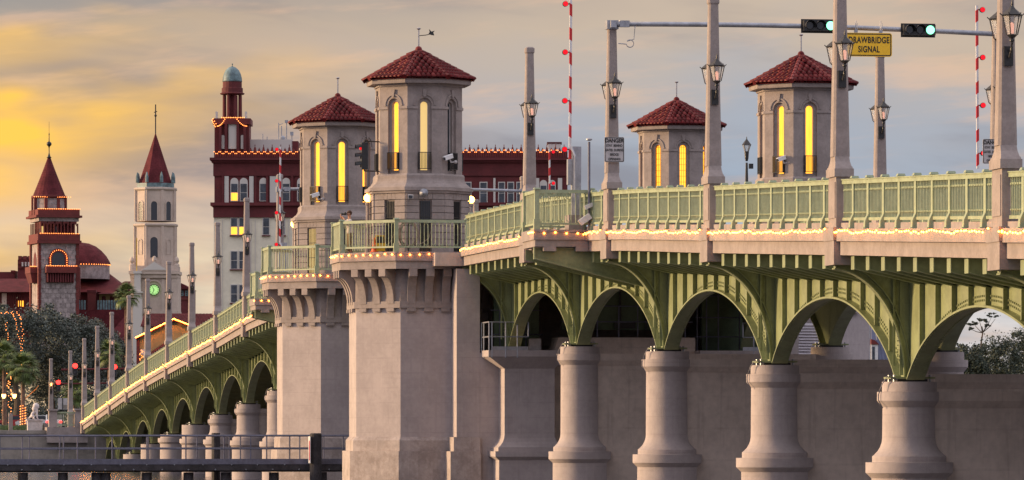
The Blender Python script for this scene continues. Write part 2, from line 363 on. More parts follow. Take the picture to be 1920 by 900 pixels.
# ================================================================== bridge: arched steel spans
KS = 10
def span(y0, y1, label, detail=2, arch=True, shape=None, group='arched steel spans of the bridge'):
    T = thing('bridge_span', label, 'bridge span', (XC, y0, zf(y0)), group=group)
    L = y1-y0; ys = seq(y0, y1, 24); yc = (y0+y1)/2; half = L/2-.68
    g1, g2 = .006, .006
    MB().ruled(ys, XP-.02, XP+WID+.02, lambda y: zf(y)+.02, lambda y: zf(y)-.55).build('deck_slab', 'walls', T)
    MB().ruled(ys, XP+2.2, XP+WID-2.2, lambda y: zf(y)+.03, lambda y: zf(y)+.022).build('roadway', 'asphalt', T)
    for s in (0, 1):
        X = lambda v_: vx(s, v_)
        MB().ruled(ys, X(.3), X(2.1), lambda y: zf(y)+.17, lambda y: zf(y)+.025).build('sidewalk', 'walls', T)
        MB().ruled(ys, X(-.24), X(.22), lambda y: zf(y)+.10, lambda y: zf(y)-.24).build('cornice', 'stone', T)
        MB().ruled(ys, X(-.13), X(.0), lambda y: zf(y)-.243, lambda y: zf(y)-.62).build('fascia', 'stone', T)
        q = MB()
        for k_ in range(KS):
            ya = y0+L*(k_+.18)/KS; yb_ = y0+L*(k_+.82)/KS
            q.ruled([ya, yb_], X(-.08), X(.14), lambda y: zf(y)+.26, lambda y: zf(y)+.101)
        q.build('curb_blocks', 'stone', T, kind='stuff')
        # arch girder
        def bot(y):
            u_ = abs(y-yc)/half
            return zf(y)-3.95 if u_ >= 1 else max(zf(y)-3.95, zf(y)-1.85-1.72*u_*u_-.38*u_**8)
        n = 56; yy = seq(y0+.03, y1-.03, n)
        MB().ruled(yy, X(1.935), X(1.965), lambda y: zf(y)-.86, bot).build('arch_web', 'steel', T)
        ya = [y for y in seq(yc-half, yc+half, 44)]
        MB().ruled(ya, X(1.70), X(2.20), lambda y: bot(y)+.001, lambda y: bot(y)-.055).build('bottom_flange', 'steel', T, smooth=False)
        MB().ruled(ys, X(1.72), X(2.18), lambda y: zf(y)-.80, lambda y: zf(y)-.86).build('top_flange', 'steel', T)
        MB().ruled(ys, X(.50), X(.53), lambda y: zf(y)-.56, lambda y: zf(y)-.93).build('edge_beam', 'steel', T)
        if detail == 2 and s == 0:      # rivets along the arch edge and the edge beam
            q = MB()
            for j in range(90):
                y = yc-half*.97+2*half*.97*j/89; q.box(X(1.905), X(1.936), y-.03, y+.03, bot(y)+.10, bot(y)+.155)
                q.box(X(1.905), X(1.936), y-.03, y+.03, bot(y)+.21, bot(y)+.265)
                q.box(X(1.75), X(1.79), y-.022, y+.022, bot(y)-.072, bot(y)-.054); q.box(X(2.10), X(2.14), y-.022, y+.022, bot(y)-.072, bot(y)-.054)
            q.build('rivets', 'steel', T, kind='stuff')
        st = MB() if (detail < 2 or s) else None
        for k_ in range(1, KS):
            y = y0+L*k_/KS
            bb = bot(y)
            mb = st or MB()
            mb.box(X(1.81), X(1.935), y-.012, y+.012, bb+.002, zf(y)-.862)
            mb.box(X(1.79), X(1.811), y-.04, y+.04, bb+.002, zf(y)-.862)
            if not st: mb.build('stiffener', 'steel', T)
        if st: st.build('stiffeners', 'steel', T, kind='stuff')
        # small cantilever ribs carrying the walkway, each with a plate at its outer end
        rb = MB() if (detail < 1 or s) else None
        for k_ in range(KS):
            y = y0+L*(k_+.5)/KS if False else y0+L*k_/KS
            offs = (0,) if k_ else (.34,)
            for of in offs:
                y2 = y+of; z = zf(y2); mb = rb or MB()
                mb.xz([(X(.02), z-.63), (X(1.93), z-.63), (X(1.93), z-1.40), (X(.02), z-.97)], y2-.012, y2+.012)
                mb.box(X(-.02), X(.02), y2-.05, y2+.33, z-.64, z-1.0)
                mb.xz([(X(.02), z-.972), (X(1.93), z-1.402), (X(1.93), z-1.43), (X(.02), z-1.0)], y2-.07, y2+.07)
                if not rb: mb.build('cantilever_rib', 'steel', T)
        if rb: rb.build('cantilever_ribs', 'steel', T, kind='stuff')
        # big quarter-arched bracket at each pier, carrying the walkway out to the lamp pillar
        for yb_ in ((y0, y1) if y1 == 196.0 else (y0,)):
            z = zf(yb_); zc_ = z-3.95
            arc = [(-.25+2.05*math.cos(R(a)), zc_+2.98*math.sin(R(a))) for a in range(0, 91, 6)]
            poly = [(1.93, z-.64), (1.93, zc_)] + arc + [(-.12, z-.97), (-.12, z-.64)]
            br = MB().xz([(X(a), b_) for a, b_ in poly], yb_-.016, yb_+.016).build('bracket', 'steel', T)
            q = MB(); o = 0
            pts = [(-.25+2.05*math.cos(R(a)), zc_+2.98*math.sin(R(a))) for a in range(0, 91, 4)]
            for j in range(len(pts)-1):
                (a0, z0), (a1, z1) = pts[j], pts[j+1]
                e0, e1 = R(4*j), R(4*j+4); w0, w1 = (-.25+2.19*math.cos(e0), zc_+3.12*math.sin(e0)), (-.25+2.19*math.cos(e1), zc_+3.12*math.sin(e1))
                if max(w0[0], w1[0]) < 1.92 and min(w0[0], w1[0]) > -.1: q.xz([(X(w0[0]), w0[1]), (X(w1[0]), w1[1]), (X(w1[0]+.02), w1[1]+.03), (X(w0[0]+.02), w0[1]+.03)], yb_-.10, yb_-.017)
                dx, dz = z1-z0, -(a1-a0); l_ = math.hypot(dx, dz); dx, dz = -dx/l_*.04, -dz/l_*.04
                q.xz([(X(a0), z0), (X(a1), z1), (X(a1+dx), z1+dz), (X(a0+dx), z0+dz)], yb_-.17, yb_+.17)
            q.build('bracket_flange', 'steel', br)
            q = MB(); q.box(X(1.50), X(1.53), yb_-.10, yb_-.017, zc_+.3, z-1.2); q.box(X(1.46), X(1.50), yb_-.11, yb_-.10, zc_+.3, z-1.2)
            q.box(X(1.66), X(1.93), yb_-.06, yb_-.04, zc_+.05, z-.9)
            if detail == 2:
                for j in range(22): q.box(X(1.60), X(1.63), yb_-.04, yb_-.016, zc_+.35+j*.125, zc_+.385+j*.125)
                for j in range(1, 40):
                    a = R(2+j*2.2); xx, zz = -.25+2.15*math.cos(a), zc_+3.08*math.sin(a); q.box(X(xx-.015), X(xx+.015), yb_-.035, yb_-.016, zz-.015, zz+.015)
            q.build('stiffening_angles', 'steel', br, kind='stuff')
    q = MB()
    for k_ in range(KS):
        y = y0+L*k_/KS; z = zf(y); q.box(XP+1.97, XP+WID-1.97, y-.02, y+.02, z-.56, z-1.35); q.box(XP+1.97, XP+WID-1.97, y-.12, y+.12, z-1.35, z-1.39)
    q.build('floor_beams', 'steel', T, kind='stuff')
    q = MB()
    for s in (0, 1):
        for v_ in (.7, 1.2): q.ruled(ys, vx(s, v_)-.02, vx(s, v_)+.02, lambda y: zf(y)-.56, lambda y: zf(y)-.74)
    for v_ in (3.6, 5.3, 7.0, 8.7, 10.2): q.ruled(ys, XP+v_-.03, XP+v_+.03, lambda y: zf(y)-.56, lambda y: zf(y)-.85)
    q.build('stringers', 'steel', T, kind='stuff')
    return T

pos_n = {-1:'outside the right edge of the view', 0:'at the right edge, its arch cut by the frame', 1:'between the rightmost column in view and the next', 2:'between the two middle columns', 3:'between the round column nearest the drawbridge pier and the next'}
labs = ['green steel arch span nearest the camera beyond the right edge',
        'green steel arch span running out past the right edge of the view',
        'green steel arch span whose opening shows sky and dark trees',
        'green steel arch span over the gap showing white siding and a pale building',
        'green steel arch span right of the small sidewalk gate platform, over railings in shade',
        'green steel arch span below the red and white barrier, crossed by the long tapered beam',
        'green steel arch span meeting the big drawbridge pier at its grey corner railing']
ends = YN + [196.0]
spans = []
for i in range(len(YN)):
    spans.append(span(ends[i], ends[i+1] if i+1 < len(ends) else 196.0, labs[i], 2 if i > 1 else 1))
YL = [234.3] + YF
for i in range(len(YL)-1):
    spans.append(span(YL[i], YL[i+1], 'green arched span of the long left ramp, %s one down from the far drawbridge pier' % ORD[i], 1 if i < 6 else 0))

# ================================================================== piers with round columns
def col_profile(T, zlow):
    P = [(.75, T), (.75, T-.27), (.885, T-.275), (.885, T-.52), (.735, T-.70)]
    h0 = ZC-.40
    base = [(.745, h0), (.76, h0-.12), (.80, h0-.24), (.87, h0-.36), (.97, h0-.46), (1.02, h0-.50), (1.02, h0-.66), (1.20, h0-.665), (1.20, h0-.95), (1.04, h0-1.10), (1.05, zlow)]
    if T-.72 > h0+.05: return P+base
    return [(1.04, T), (1.04, h0-.50 if T > h0-.45 else T-.05)] + [p for p in base if p[1] < min(T-.06, h0-.6)]
def pier(y, label, zlow=-1.0):
    T = thing('bridge_pier', label, 'bridge pier', (XP+1.95, y, 0), group='piers with twin round columns')
    top = zf(y)-4.08; h0 = ZC-.40
    for s in (0, 1):
        x = vx(s, 1.95)
        c = MB().lathe(x, y, list(reversed(col_profile(top, zlow))), 28).build('column', 'concrete', T, smooth=False)
        c.data.polygons.foreach_set('use_smooth', [len(p.vertices) == 4 and abs(p.normal.z) < .97 for p in c.data.polygons])
        for e in c.data.edges: pass
        c.data.set_sharp_from_angle(angle=R(28))
        b_ = MB().box(x-.42, x+.42, y-.36, y+.36, top-.01, top+.07).build('bearing_block', 'iron', T)
        MB().box(x-.62, x+.62, y-.42, y+.42, top+.08, top+.135).build('bearing_plate', 'steel', T)
        q = MB()
        for dx in (-.5, .5):
            for dy in (-.3, .3): q.lathe(x+dx, y+dy, [(.035, top-.01), (.035, top+.19)], 6)
        q.build('anchor_bolts', 'galv', T, kind='stuff')
    MB().tube([(XP+1.95-.45, y-.5, top+.06), (XP+1.95-.75, y-.50, top+.14), (XP+1.95-.83, y-.30, top-.05), (XP+1.95-.92, y-.2, top-.35), (XP+1.95-.92, y-.2, top-.50), (XP+1.95-.80, y-.2, top-.72)], .016, 5).build('conduit', 'galv_dk', T)
    if top > ZC-.6:
        xa, xb = XP+1.95+.5, XP+WID-1.95-.5
        MB().box(xa, xb, y-.40, y+.40, zlow, top-.72).build('cross_wall', 'walls', T)
        MB().yz([(y-.56, top-.27), (y+.56, top-.27), (y+.56, top-.52), (y+.42, top-.721), (y-.42, top-.721), (y-.56, top-.52)], xa, xb).build('coping', 'walls', T)
    else:
        MB().box(XP+2.6, XP+WID-2.6, y-.40, y+.40, zlow, min(top-.05, ZC-.6)).build('cross_wall', 'walls', T)
    return T
pl = {1:'pier with the rightmost column in view, broadest base ring at the bottom edge', 2:'pier with the second round column from the right', 3:'pier with the third round column from the right, slender shaft', 4:'pier with the smallest near round column, beside the square corner pedestal', 0:'pier just past the right edge of the view', -1:'nearest pier beyond the right edge of the view'}
for i, y in enumerate(YN):
    n = i-2+1-1+0
    pier(y, 'concrete ' + {0:pl[-1],1:pl[-1],2:pl[0],3:pl[1],4:pl[2],5:pl[3],6:pl[4]}[i] + (' and farthest out of it' if i == 0 else ''))
for i, y in enumerate(YF[:-1]):
    pier(y, 'concrete pier under the left ramp, %s column pair left of the far drawbridge pier' % ORD[i])

# ================================================================== lamp pillars
def lantern(parent, x, y, z, side=-1, lit=False):
    f = MB()
    hexr = lambda r, zz: [(x+r*math.cos(R(60*i)), y+r*math.sin(R(60*i)), zz) for i in range(6)]
    f.hull2(hexr(.07, z-.34), hexr(.135, z-.27))                     # cup
    f.hull2(hexr(.245, z+.17), hexr(.265, z+.20))
    f.hull2(hexr(.265, z+.20), hexr(.11, z+.33)); f.hull2(hexr(.10, z+.33), hexr(.03, z+.42)); f.lathe(x, y, [(.02, z+.42), (.028, z+.46), (.006, z+.56)], 6)
    for i in range(6):
        a = R(60*i); f.tube([(x+.135*math.cos(a), y+.135*math.sin(a), z-.27), (x+.235*math.cos(a), y+.235*math.sin(a), z+.18)], .014, 4)
        f.tube([(x+.25*math.cos(a), y+.25*math.sin(a), z+.19), (x+.30*math.cos(a), y+.30*math.sin(a), z+.24)], .012, 4)
    fr = f.build('lantern', 'iron', parent, local=True)
    MB().hull2(hexr(.12, z-.265), hexr(.222, z+.168)).build('glass', 'lglass', fr, local=True)
    MB().lathe(x, y, [(.045, z-.24), (.05, z-.02), (.02, z+.02)], 8).build('lamp_element', 'flame' if not lit else 'globe', fr, local=True)
    g_ = -side
    MB().tube([(x, y, z-.34), (x, y, z-.46), (x, y+g_*.06, z-.62), (x, y+g_*.22, z-.78), (x, y+g_*.34, z-.72), (x, y+g_*.30, z-.60)], .032, 6).lathe(x, y, [(.02, z-.45), (.06, z-.42), (.06, z-.39), (.03, z-.34)], 8).build('bracket_arm', 'iron', fr, local=True)
    MB().box(x-.11, x+.11, y+g_*.30, y+g_*.40, z-.98, z-.52).build('wall_plate', 'iron', fr, local=True)
    return fr
def make_pillar(label, lit=False, lower=True):
    T = thing('lamp_pillar', label, 'lamp pillar', group='concrete lamp pillars along the bridge railings')
    zb = -.62 if lower else -.3
    q = MB(); q.box(-.30, .30, -.56, .56, zb-.28, -.24); q.box(-.325, .325, -.60, .60, -.237, .12)
    q.build('fascia_block', 'stone', T, local=True)
    MB().box(-.21, .21, -.45, .45, .12, 1.50).build('pedestal', 'stone', T, local=True)
    q = MB(); q.box(-.235, -.208, -.38, .38, .38, 1.36); q.box(-.17, .17, -.475, -.449, .36, 1.36) if False else None
    q.build('pedestal_panel', 'stone', T, local=True)
    q = MB(); q.box(-.27, .27, -.52, .52, 1.50, 1.72); q.frust(0, 0, 1.72, .25, .50, 1.78, .24, .46); q.frust(0, 0, 1.78, .23, .43, 1.92, .205, .32); q.frust(0, 0, 1.92, .205, .32, 2.06, .20, .26)
    q.build('flared_shoulder', 'stone', T, local=True)
    def cham(a, z): c = a*.28; return [(-a+c,-a,z),(a-c,-a,z),(a,-a+c,z),(a,a-c,z),(a-c,a,z),(-a+c,a,z),(-a,a-c,z),(-a,-a+c,z)]
    MB().hull2(cham(.235, 2.06), cham(.145, 7.05)).build('shaft', 'stone', T, local=True)
    q = MB(); q.hull2(cham(.155, 7.05), cham(.175, 7.09)); q.hull2(cham(.175, 7.09), cham(.175, 7.24)); q.hull2(cham(.17, 7.24), cham(.12, 7.29)); q.build('shaft_cap', 'stone', T, local=True)
    lantern(T, 0, -.58, 4.92, -1, lit); lantern(T, 0, .58, 4.92, 1, lit)
    return T
proto = make_pillar('x')
def pillar(x, y, label, h=None, rz=0):
    global proto
    if proto is not None and not proto.get('used'): c = proto; proto['used'] = 1
    else: c = copy_tree(proto)
    c.location = (x, y, (ZC+h) if h is not None else zf(y)); c.rotation_euler = (0,0,rz); c['label'] = label
    if 'used' in c and c is not proto: del c['used']
    return c
near_lab = ['concrete lamp pillar nearest the camera, beyond the right edge', 'concrete lamp pillar just beyond the right edge',
            'tall concrete lamp pillar at the far right, nearest and largest in view', 'tall concrete lamp pillar partly hiding the drawbridge sign and green signal',
            'tall lamp pillar between the two right-hand red-roofed towers', 'lamp pillar carrying the near end of the traffic signal arm and the danger sign',
            'lamp pillar just left of the tall red and white barrier arm']
far_lab = ['far-side lamp pillar beyond the right edge, nearest one', 'far-side lamp pillar beyond the right edge, second one', 'far-side lamp pillar beyond the right edge, third one', 'far-side lamp pillar beyond the right edge, fourth one',
           'far-side lamp pillar just off the right edge', 'lamp pillar at the far end of the signal arm, half hidden behind the rightmost pillar', 'lamp pillar standing behind the drawbridge signal sign']
for i, y in enumerate(YN):
    pillar(XP, y, near_lab[i]); pillar(XP+WID, y, far_lab[i])
left_lab = ['lamp pillar hidden behind the far left tower', 'lamp pillar beside the small left barrier arm, carrying the far signal arm', 'lamp pillar rising left of the drawbridge pier in front of the cream building, right one of two', 'lamp pillar at the left corner of the cream and maroon building',
            'lamp pillar standing clear against the sky right of the church tower', 'lamp pillar in front of the right side of the clock tower', 'lamp pillar just below and left of the lit clock', 'lamp pillar at the left edge of the church tower', 'lamp pillar with its top just above the tree line, left of the palms',
            'lamp pillar just left of the right-hand red traffic light', 'lamp pillar where the ramp railing and string lights end']
for i, y in enumerate(YF):
    pillar(XP, y, left_lab[i])
    pillar(XP+WID, y, ('slim pillar top showing right of the tall barrier arm' if i == 0 else 'lamp pillar holding the right end of the far signal arm before the maroon building' if i == 1 else 'far-side lamp pillar of the left ramp, %s from the drawbridge' % ORD[i]))
p132 = pillar(XP, 431.3, 'lamp pillar on the shore just right of the upper red traffic light', h=-.75)
p93 = pillar(XP, 458.0, 'shore lamp pillar with its amber lantern lit, left of all the others', h=-1.1)
for ch in p93.children:
    if ch.name.startswith('lantern'):
        for c2 in ch.children:
            if c2.name.startswith('lamp_element'): c2.data = c2.data.copy(); c2.data.materials.clear(); c2.data.materials.append(M['globe'])
pillar(XP-6.5, 458.0, 'shore lamp pillar at the left edge behind the palms', h=-1.1)

# ================================================================== railings
def railing(y0, y1, side, label, pillars=(True, True), lights=False, kposts=None):
    T = thing('parapet_railing', label, 'railing', (vx(side, 0), y0, zf(y0)), group='green steel railings between the lamp pillars')
    L = y1-y0; X = vx(side, 0); a, b_ = y0+.5, y1-.5; ys = seq(a, b_, 8)
    q = MB().ruled(ys, X-.065, X+.065, lambda y: zf(y)+1.42, lambda y: zf(y)+1.31); q.ruled(ys, X-.09, X+.09, lambda y: zf(y)+1.445, lambda y: zf(y)+1.421)
    q.build('top_rail', 'rail', T)
    MB().ruled(ys, X-.05, X+.05, lambda y: zf(y)+.40, lambda y: zf(y)+.32).build('bottom_rail', 'rail', T)
    q = MB(); q.ruled(ys, X-.016, X+.016, lambda y: zf(y)+1.18, lambda y: zf(y)+1.155); q.ruled(ys, X-.016, X+.016, lambda y: zf(y)+.545, lambda y: zf(y)+.52)
    n = int((b_-a)/.155)
    for j in range(n):
        y = a+(j+.5)*(b_-a)/n; z = zf(y); q.box(X-.024, X+.024, y-.016, y+.016, z+.38, z+1.32)
        q.box(X-.035, X+.035, y-.045, y+.045, z+1.13, z+1.16); q.box(X-.035, X+.035, y-.045, y+.045, z+.53, z+.56)
    q.build('balusters', 'rail', T, kind='stuff')
    first = None
    for k_ in range(1, KS):
        y = y0+L*k_/KS
        if first is None:
            q = MB(); q.box(-.055, .055, -.10, .10, .40, 1.46); q.frust(0, 0, 1.46, .11, .11, 1.52, .085, .085); q.box(-.075, .075, -.075, .075, 1.40, 1.462)
            s_ = -1 if side == 0 else 1
            q.xz([(-.06, .48), (.06, .48), (s_*.0+.02, .28), (s_*.10+.05, .10), (s_*.10-.05, .10), (s_*.08-.06, .30)], -.09, .09); q.box(s_*.10-.09, s_*.10+.09, -.08, .08, .10, .125)
            first = q.build('railing_post', 'rail', T, local=True); first.location = (0, y-y0, zf(y)-zf(y0))
        else: share(first, 'railing_post', T, (0, y-y0, zf(y)-zf(y0)))
    return T
def bulbs(name, pts, label, r=.028, wire=True, m='bulb', group='strings of warm bulbs along the bridge edge', cat='string lights'):
    T = thing(name, label, cat, pts[0], group=group)
    q = MB()
    for p in pts: q.octa(p, r)
    q.build('bulbs', m, T, kind='stuff')
    if wire: MB().tube([(p[0], p[1], p[2]+.03) for p in pts], .008, 3).build('wire', 'iron', T)
    return T
def edge_lights(y0, y1, label, step=.27):
    pts = []; y = y0+.25; ph = random.random()*6
    while y < y1-.15:
        if not (abs(y-y0) < .62 or abs(y-y1) < .62):
            pts.append((XP-.34, y, zf(y)+.015+.022*math.sin(y*1.9+ph)+random.uniform(-.028, .028)))
        y += step*random.choice((.7, .9, 1.0, 1.2))
    pts = [(XP-.27, y0-.66, zf(y0)-.02), (XP-.18, y0-.66, zf(y0)+.05), (XP-.38, y0+.2, zf(y0)+.10)] + pts
    return bulbs('string_light', pts, label)
rl = ['railing section outside the right edge, nearest the camera', 'railing section outside the right edge', 'pale green railing cut by the right edge of the view', 'pale green railing bay right of the pillar that hides the signal sign', 'pale green railing bay below the left red-roofed pair of right towers', 'pale green railing bay right of the danger sign pillar', 'pale green railing bay climbing from the near drawbridge pier']
rl[3] = 'pale green railing bay between the two rightmost pillars'; rl[4] = 'pale green railing bay under the large right-hand tower'; rl[5] = 'pale green railing bay under the smaller right-hand tower'; 
rl2 = rl[:]
ll = ['second bay outside the right edge', 'bay just outside the right edge', 'bay cut by the right edge of the view', 'bay between the two rightmost pillars', 'bay under the large right-hand tower', 'bay under the smaller right-hand tower', 'bay behind the gate platform']
# near-approach bays: [i] runs from pillar i to pillar i+1
nlab = ['first railing bay outside the right edge', 'second railing bay outside the right edge', 'railing bay between the two rightmost lamp pillars', 'railing bay under the large right-hand tower', 'railing bay under the smaller right-hand tower', 'railing bay behind the small gate platform', 'railing bay between the near drawbridge pier and the gate platform']
for i in range(len(YN)):
    y1 = YN[i+1] if i+1 < len(YN) else 196.0
    railing(YN[i], y1, 0, 'pale green ' + nlab[i]); railing(YN[i], y1, 1, 'far-side pale green ' + nlab[i])
    edge_lights(YN[i], y1 if i != 5 else 179.8, 'warm bulbs below the ' + nlab[i])
for i in range(len(YL)-1):
    if i == 0:
        railing(YL[0], YL[1], 0, 'railing bay just beyond the far drawbridge pier'); railing(YL[0], YL[1], 1, 'far-side railing bay just beyond the far drawbridge pier')
        continue
    railing(YL[i], YL[i+1], 0, 'pale green railing bay on the left ramp, %s down from the drawbridge' % ORD[i-1])
    railing(YL[i], YL[i+1], 1, 'far-side green railing bay on the left ramp, %s down from the drawbridge' % ORD[i-1])
    edge_lights(YL[i], YL[i+1], 'warm bulb string along the left ramp edge, %s bay down from the drawbridge' % ORD[i-1], .34)

def plat_rail(T, pts, z, h=1.33, posts=True, inner=None):
    """open railing along a polyline at height z: posts at the corners, looped balusters between"""
    for j in range(len(pts)-1):
        a, b_ = Vector((*pts[j], 0)), Vector((*pts[j+1], 0)); L = (b_-a).length; dr = (b_-a)/L; nr = Vector((-dr.y, dr.x, 0))
        def bar(z0, z1, w):
            A = [a-nr*w, a+nr*w, b_+nr*w, b_-nr*w]
            return MB().hull2([(p.x, p.y, z0) for p in A], [(p.x, p.y, z1) for p in A])
        bar(z+h-.12, z+h, .05).build('top_rail', 'rail', T); bar(z+.17, z+.24, .035).build('bottom_rail', 'rail', T)
        q = MB(); n = max(1, int(L/.155))
        for i in range(n):
            c = a+dr*((i+.5)*L/n); q.tube([(c.x, c.y, z+.22), (c.x, c.y, z+h-.11)], .015, 4)
            if i % 2 == 0 and i+1 < n:
                c2 = a+dr*((i+1.5)*L/n); mid = (c+c2)/2
                q.tube([(c.x, c.y, z+h-.22), (mid.x, mid.y, z+h-.13), (c2.x, c2.y, z+h-.22)], .012, 4); q.tube([(c.x, c.y, z+.36), (mid.x, mid.y, z+.26), (c2.x, c2.y, z+.36)], .012, 4)
        q.build('balusters', 'rail', T, kind='stuff')
    for p in pts:
        q = MB(); q.box(p[0]-.08, p[0]+.08, p[1]-.08, p[1]+.08, z+.001, z+h+.01); q.frust(p[0], p[1], z+h+.01, .12, .12, z+h+.07, .09, .09); q.box(p[0]-.11, p[0]+.11, p[1]-.11, p[1]+.11, z+.002, z+.36)
        q.build('railing_post', 'rail', T)

# ================================================================== drawbridge piers
ZP = ZC+7.10       # top of the pier platforms
def curve_corbel(mb, o, out, w, z1, z0, proj):
    """corbel: a concave quarter curve from the wall out to the slab.  o: wall point, out: outward unit vector"""
    side = Vector((-out[1], out[0]))*w/2; O = Vector(o); D = Vector(out)
    prof = [(0, z0), (.10, z0)]
    for a in range(0, 91, 15): prof.append((proj-(proj-.12)*math.cos(R(a)), z0+(z1-.32-z0)*math.sin(R(a))))
    prof = [(0, z0)] + [(.12+(proj-.14)*(1-math.cos(R(a))), z0+(z1-.30-z0)*math.sin(R(a))) for a in range(0, 91, 10)] + [(proj-.02, z1-.30), (proj-.02, z1), (0, z1)]
    A = [(O.x+D.x*p-side.x, O.y+D.y*p-side.y, z) for p, z in prof]; B = [(O.x+D.x*p+side.x, O.y+D.y*p+side.y, z) for p, z in prof]
    mb.hull2(A, B); return mb
def bascule(Yc, sgn, label):
    """sgn=-1: the fixed spans join on the camera side, +1: on the shore side"""
    T = thing('drawbridge_pier', label, 'drawbridge pier', (XC, Yc, 0), group='twin-nosed drawbridge piers')
    yb = Yc+sgn*4.3      # approach face
    zwall = ZC+4.95
    for side in (0, 1):
        cx = nx(Yc) if side == 0 else 2*XC-nx(Yc)
        nose = MB().prism(octpoly(cx, Yc, 2.8), ZC-.55, zwall).build('pier_shaft', 'concrete', T)
        q = MB(); q.prism(octpoly(cx, Yc, 2.94), ZC-1.15, ZC-.70); q.prism(octpoly(cx, Yc, 2.94), ZC-.70, ZC-.55, octpoly(cx, Yc, 2.8)); q.prism(octpoly(cx, Yc, 3.08), -1, ZC-1.15)
        q.build('base_course', 'stained', T)
        MB().prism(octpoly(cx, Yc, 2.9), zwall-.15, zwall+.12).build('belt_course', 'stone', T)
        MB().prism(octpoly(cx, Yc, 2.8), zwall+.12, ZP-.72).build('corbel_wall', 'stone', T)
        # slab in two steps
        MB().prism(octpoly(cx, Yc, 3.50), ZP-.70, ZP-.37).build('slab_soffit_course', 'stone', T)
        MB().prism(octpoly(cx, Yc, 3.58), ZP-.37, ZP).build('platform_slab', 'stone', T)
        # corbels: three on each of the faces that look outward
        m1 = MB()
        h3 = 2.8*math.tan(math.pi/8)
        for f_ in range(8):
            a = R(-90+45*f_); D = (math.cos(a), math.sin(a)); tx, ty = -D[1], D[0]
            if (side == 0 and D[0] > .3 and abs(D[1]) < .3) or (side == 1 and D[0] < -.3 and abs(D[1]) < .3): continue
            for k_ in (-1, 0, 1):
                ox, oy = cx+D[0]*2.8+tx*k_*h3*.62, Yc+D[1]*2.8+ty*k_*h3*.62
                c = curve_corbel(MB(), (ox, oy), D, .34, ZP-.705, zwall+.02, .72)
                c.build('corbel', 'stone', T)
                w = .19; zz = zwall-.30
                P = lambda p, s_: (ox+D[0]*p+tx*s_*w, oy+D[1]*p+ty*s_*w)
                MB().hull2([(*P(0,-1), zz), (*P(.15,-1), zz), (*P(.15,1), zz), (*P(0,1), zz)], [(*P(0,-1), zz+.14), (*P(.15,-1), zz+.14), (*P(.15,1), zz+.14), (*P(0,1), zz+.14)]).build('drop_block', 'stone', T)
        # wing wall between the nose and the machinery room, on the approach side
        xw0, xw1 = (29.45, 30.42) if side == 0 else (2*XC-30.42, 2*XC-29.45)
        y0, y1 = sorted((yb, Yc+sgn*-3.0))
        MB().box(xw0, xw1, y0, y1, ZC-.56, ZP-.72).build('wing_wall', 'concrete', T)
        xa_, xb_ = (30.425, 31.5) if side == 0 else (2*XC-31.5, 2*XC-30.425)
        MB().box(xa_, xb_, y0+.004, y1, -1, ZC+2.9).build('return_wall', 'concrete', T)
        q = MB(); q.box(xw0-.14 if side == 0 else xw0, xw1+(0 if side == 0 else .14), y0-.14, y1+.1, ZC-1.15, ZC-.565); q.box(xw0-.3 if side == 0 else xw0, xw1+(0 if side == 0 else .3), y0-.3, y1+.2, -1, ZC-1.15)
        q.build('wing_base', 'stained', T)
        # square corner pedestal carrying the arch foot
        px, py = vx(side, 2.42), yb+sgn*.55
        zt = ZC+3.0
        q = MB(); q.box(px-1.04, px+1.04, py-.9, py+.9, ZC-.45, zt-.75)
        b0 = [(px-1.04,py-.9),(px+1.04,py-.9),(px+1.04,py+.9),(px-1.04,py+.9)]; e = lambda s_: [(px-1.04-s_,py-.9-s_*.7),(px+1.04+s_*.6,py-.9-s_*.7),(px+1.04+s_*.6,py+.9+s_*.7),(px-1.04-s_,py+.9+s_*.7)]
        q.prism(b0, zt-.75, zt-.26, e(.72)); q.prism(e(.74), zt-.26, zt)
        ef = lambda s_: [(px-1.04-s_,py-.9-s_),(px+1.04+s_,py-.9-s_),(px+1.04+s_,py+.9+s_),(px-1.04-s_,py+.9+s_)]
        hs = [(0,-.45),(.02,-.6),(.08,-.75),(.20,-.90),(.30,-.98)]
        for j in range(len(hs)-1): q.prism(ef(hs[j+1][0]), ZC+hs[j+1][1], ZC+hs[j][1], ef(hs[j][0]))
        q.prism(ef(.31), ZC-1.14, ZC-.981); q.prism(ef(.45), ZC-1.36, ZC-1.141); q.prism(ef(.28), ZC-1.5, ZC-1.361, ef(.45)); q.prism(ef(.27), -1, ZC-1.5)
        q.build('corner_pedestal', 'concrete', T)
        # small inspection railing on the pedestal
        gr = MB(); xo = px-1.04-.72 if side == 0 else px+1.04+.6; yo = py+sgn*1.4
        x2 = xo+(1.62 if side == 0 else -1.62)
        for zz in (zt+.55, zt+1.15):
            gr.tube([(xo, py-sgn*.6, zz), (xo, yo, zz), (x2, yo, zz)], .028, 6)
        for (xx, yy) in ((xo, py-sgn*.6), (xo, py), (xo, yo-sgn*.02), (xo+(.12 if side == 0 else -.12), yo), (xo+(x2-xo)*.42, yo), (xo+(x2-xo)*.72, yo), ): gr.tube([(xx, yy, zt-.3), (xx, yy, zt+1.15)], .028, 6)
        gr.tube([(x2, yo, zt+.55), (x2, yo, zt+1.15)], .028, 6)
        gr.build('inspection_rail', 'galv', T)
        MB().box(xo+.1 if side == 0 else x2, x2 if side == 0 else xo-.1, yo-.02, yo+.02, zt+.002, zt+.15).build('kick_plate', 'galv', T)
    # body between the noses: lower block, machinery room walls, deck over
    ylo, yhi = sorted((yb+sgn*-.03, Yc-sgn*3.0))
    MB().box(31.505, 2*XC-31.505, ylo, yhi, -1, ZC+2.74).build('lower_block', 'walls', T)
    yr = Yc-sgn*2.6
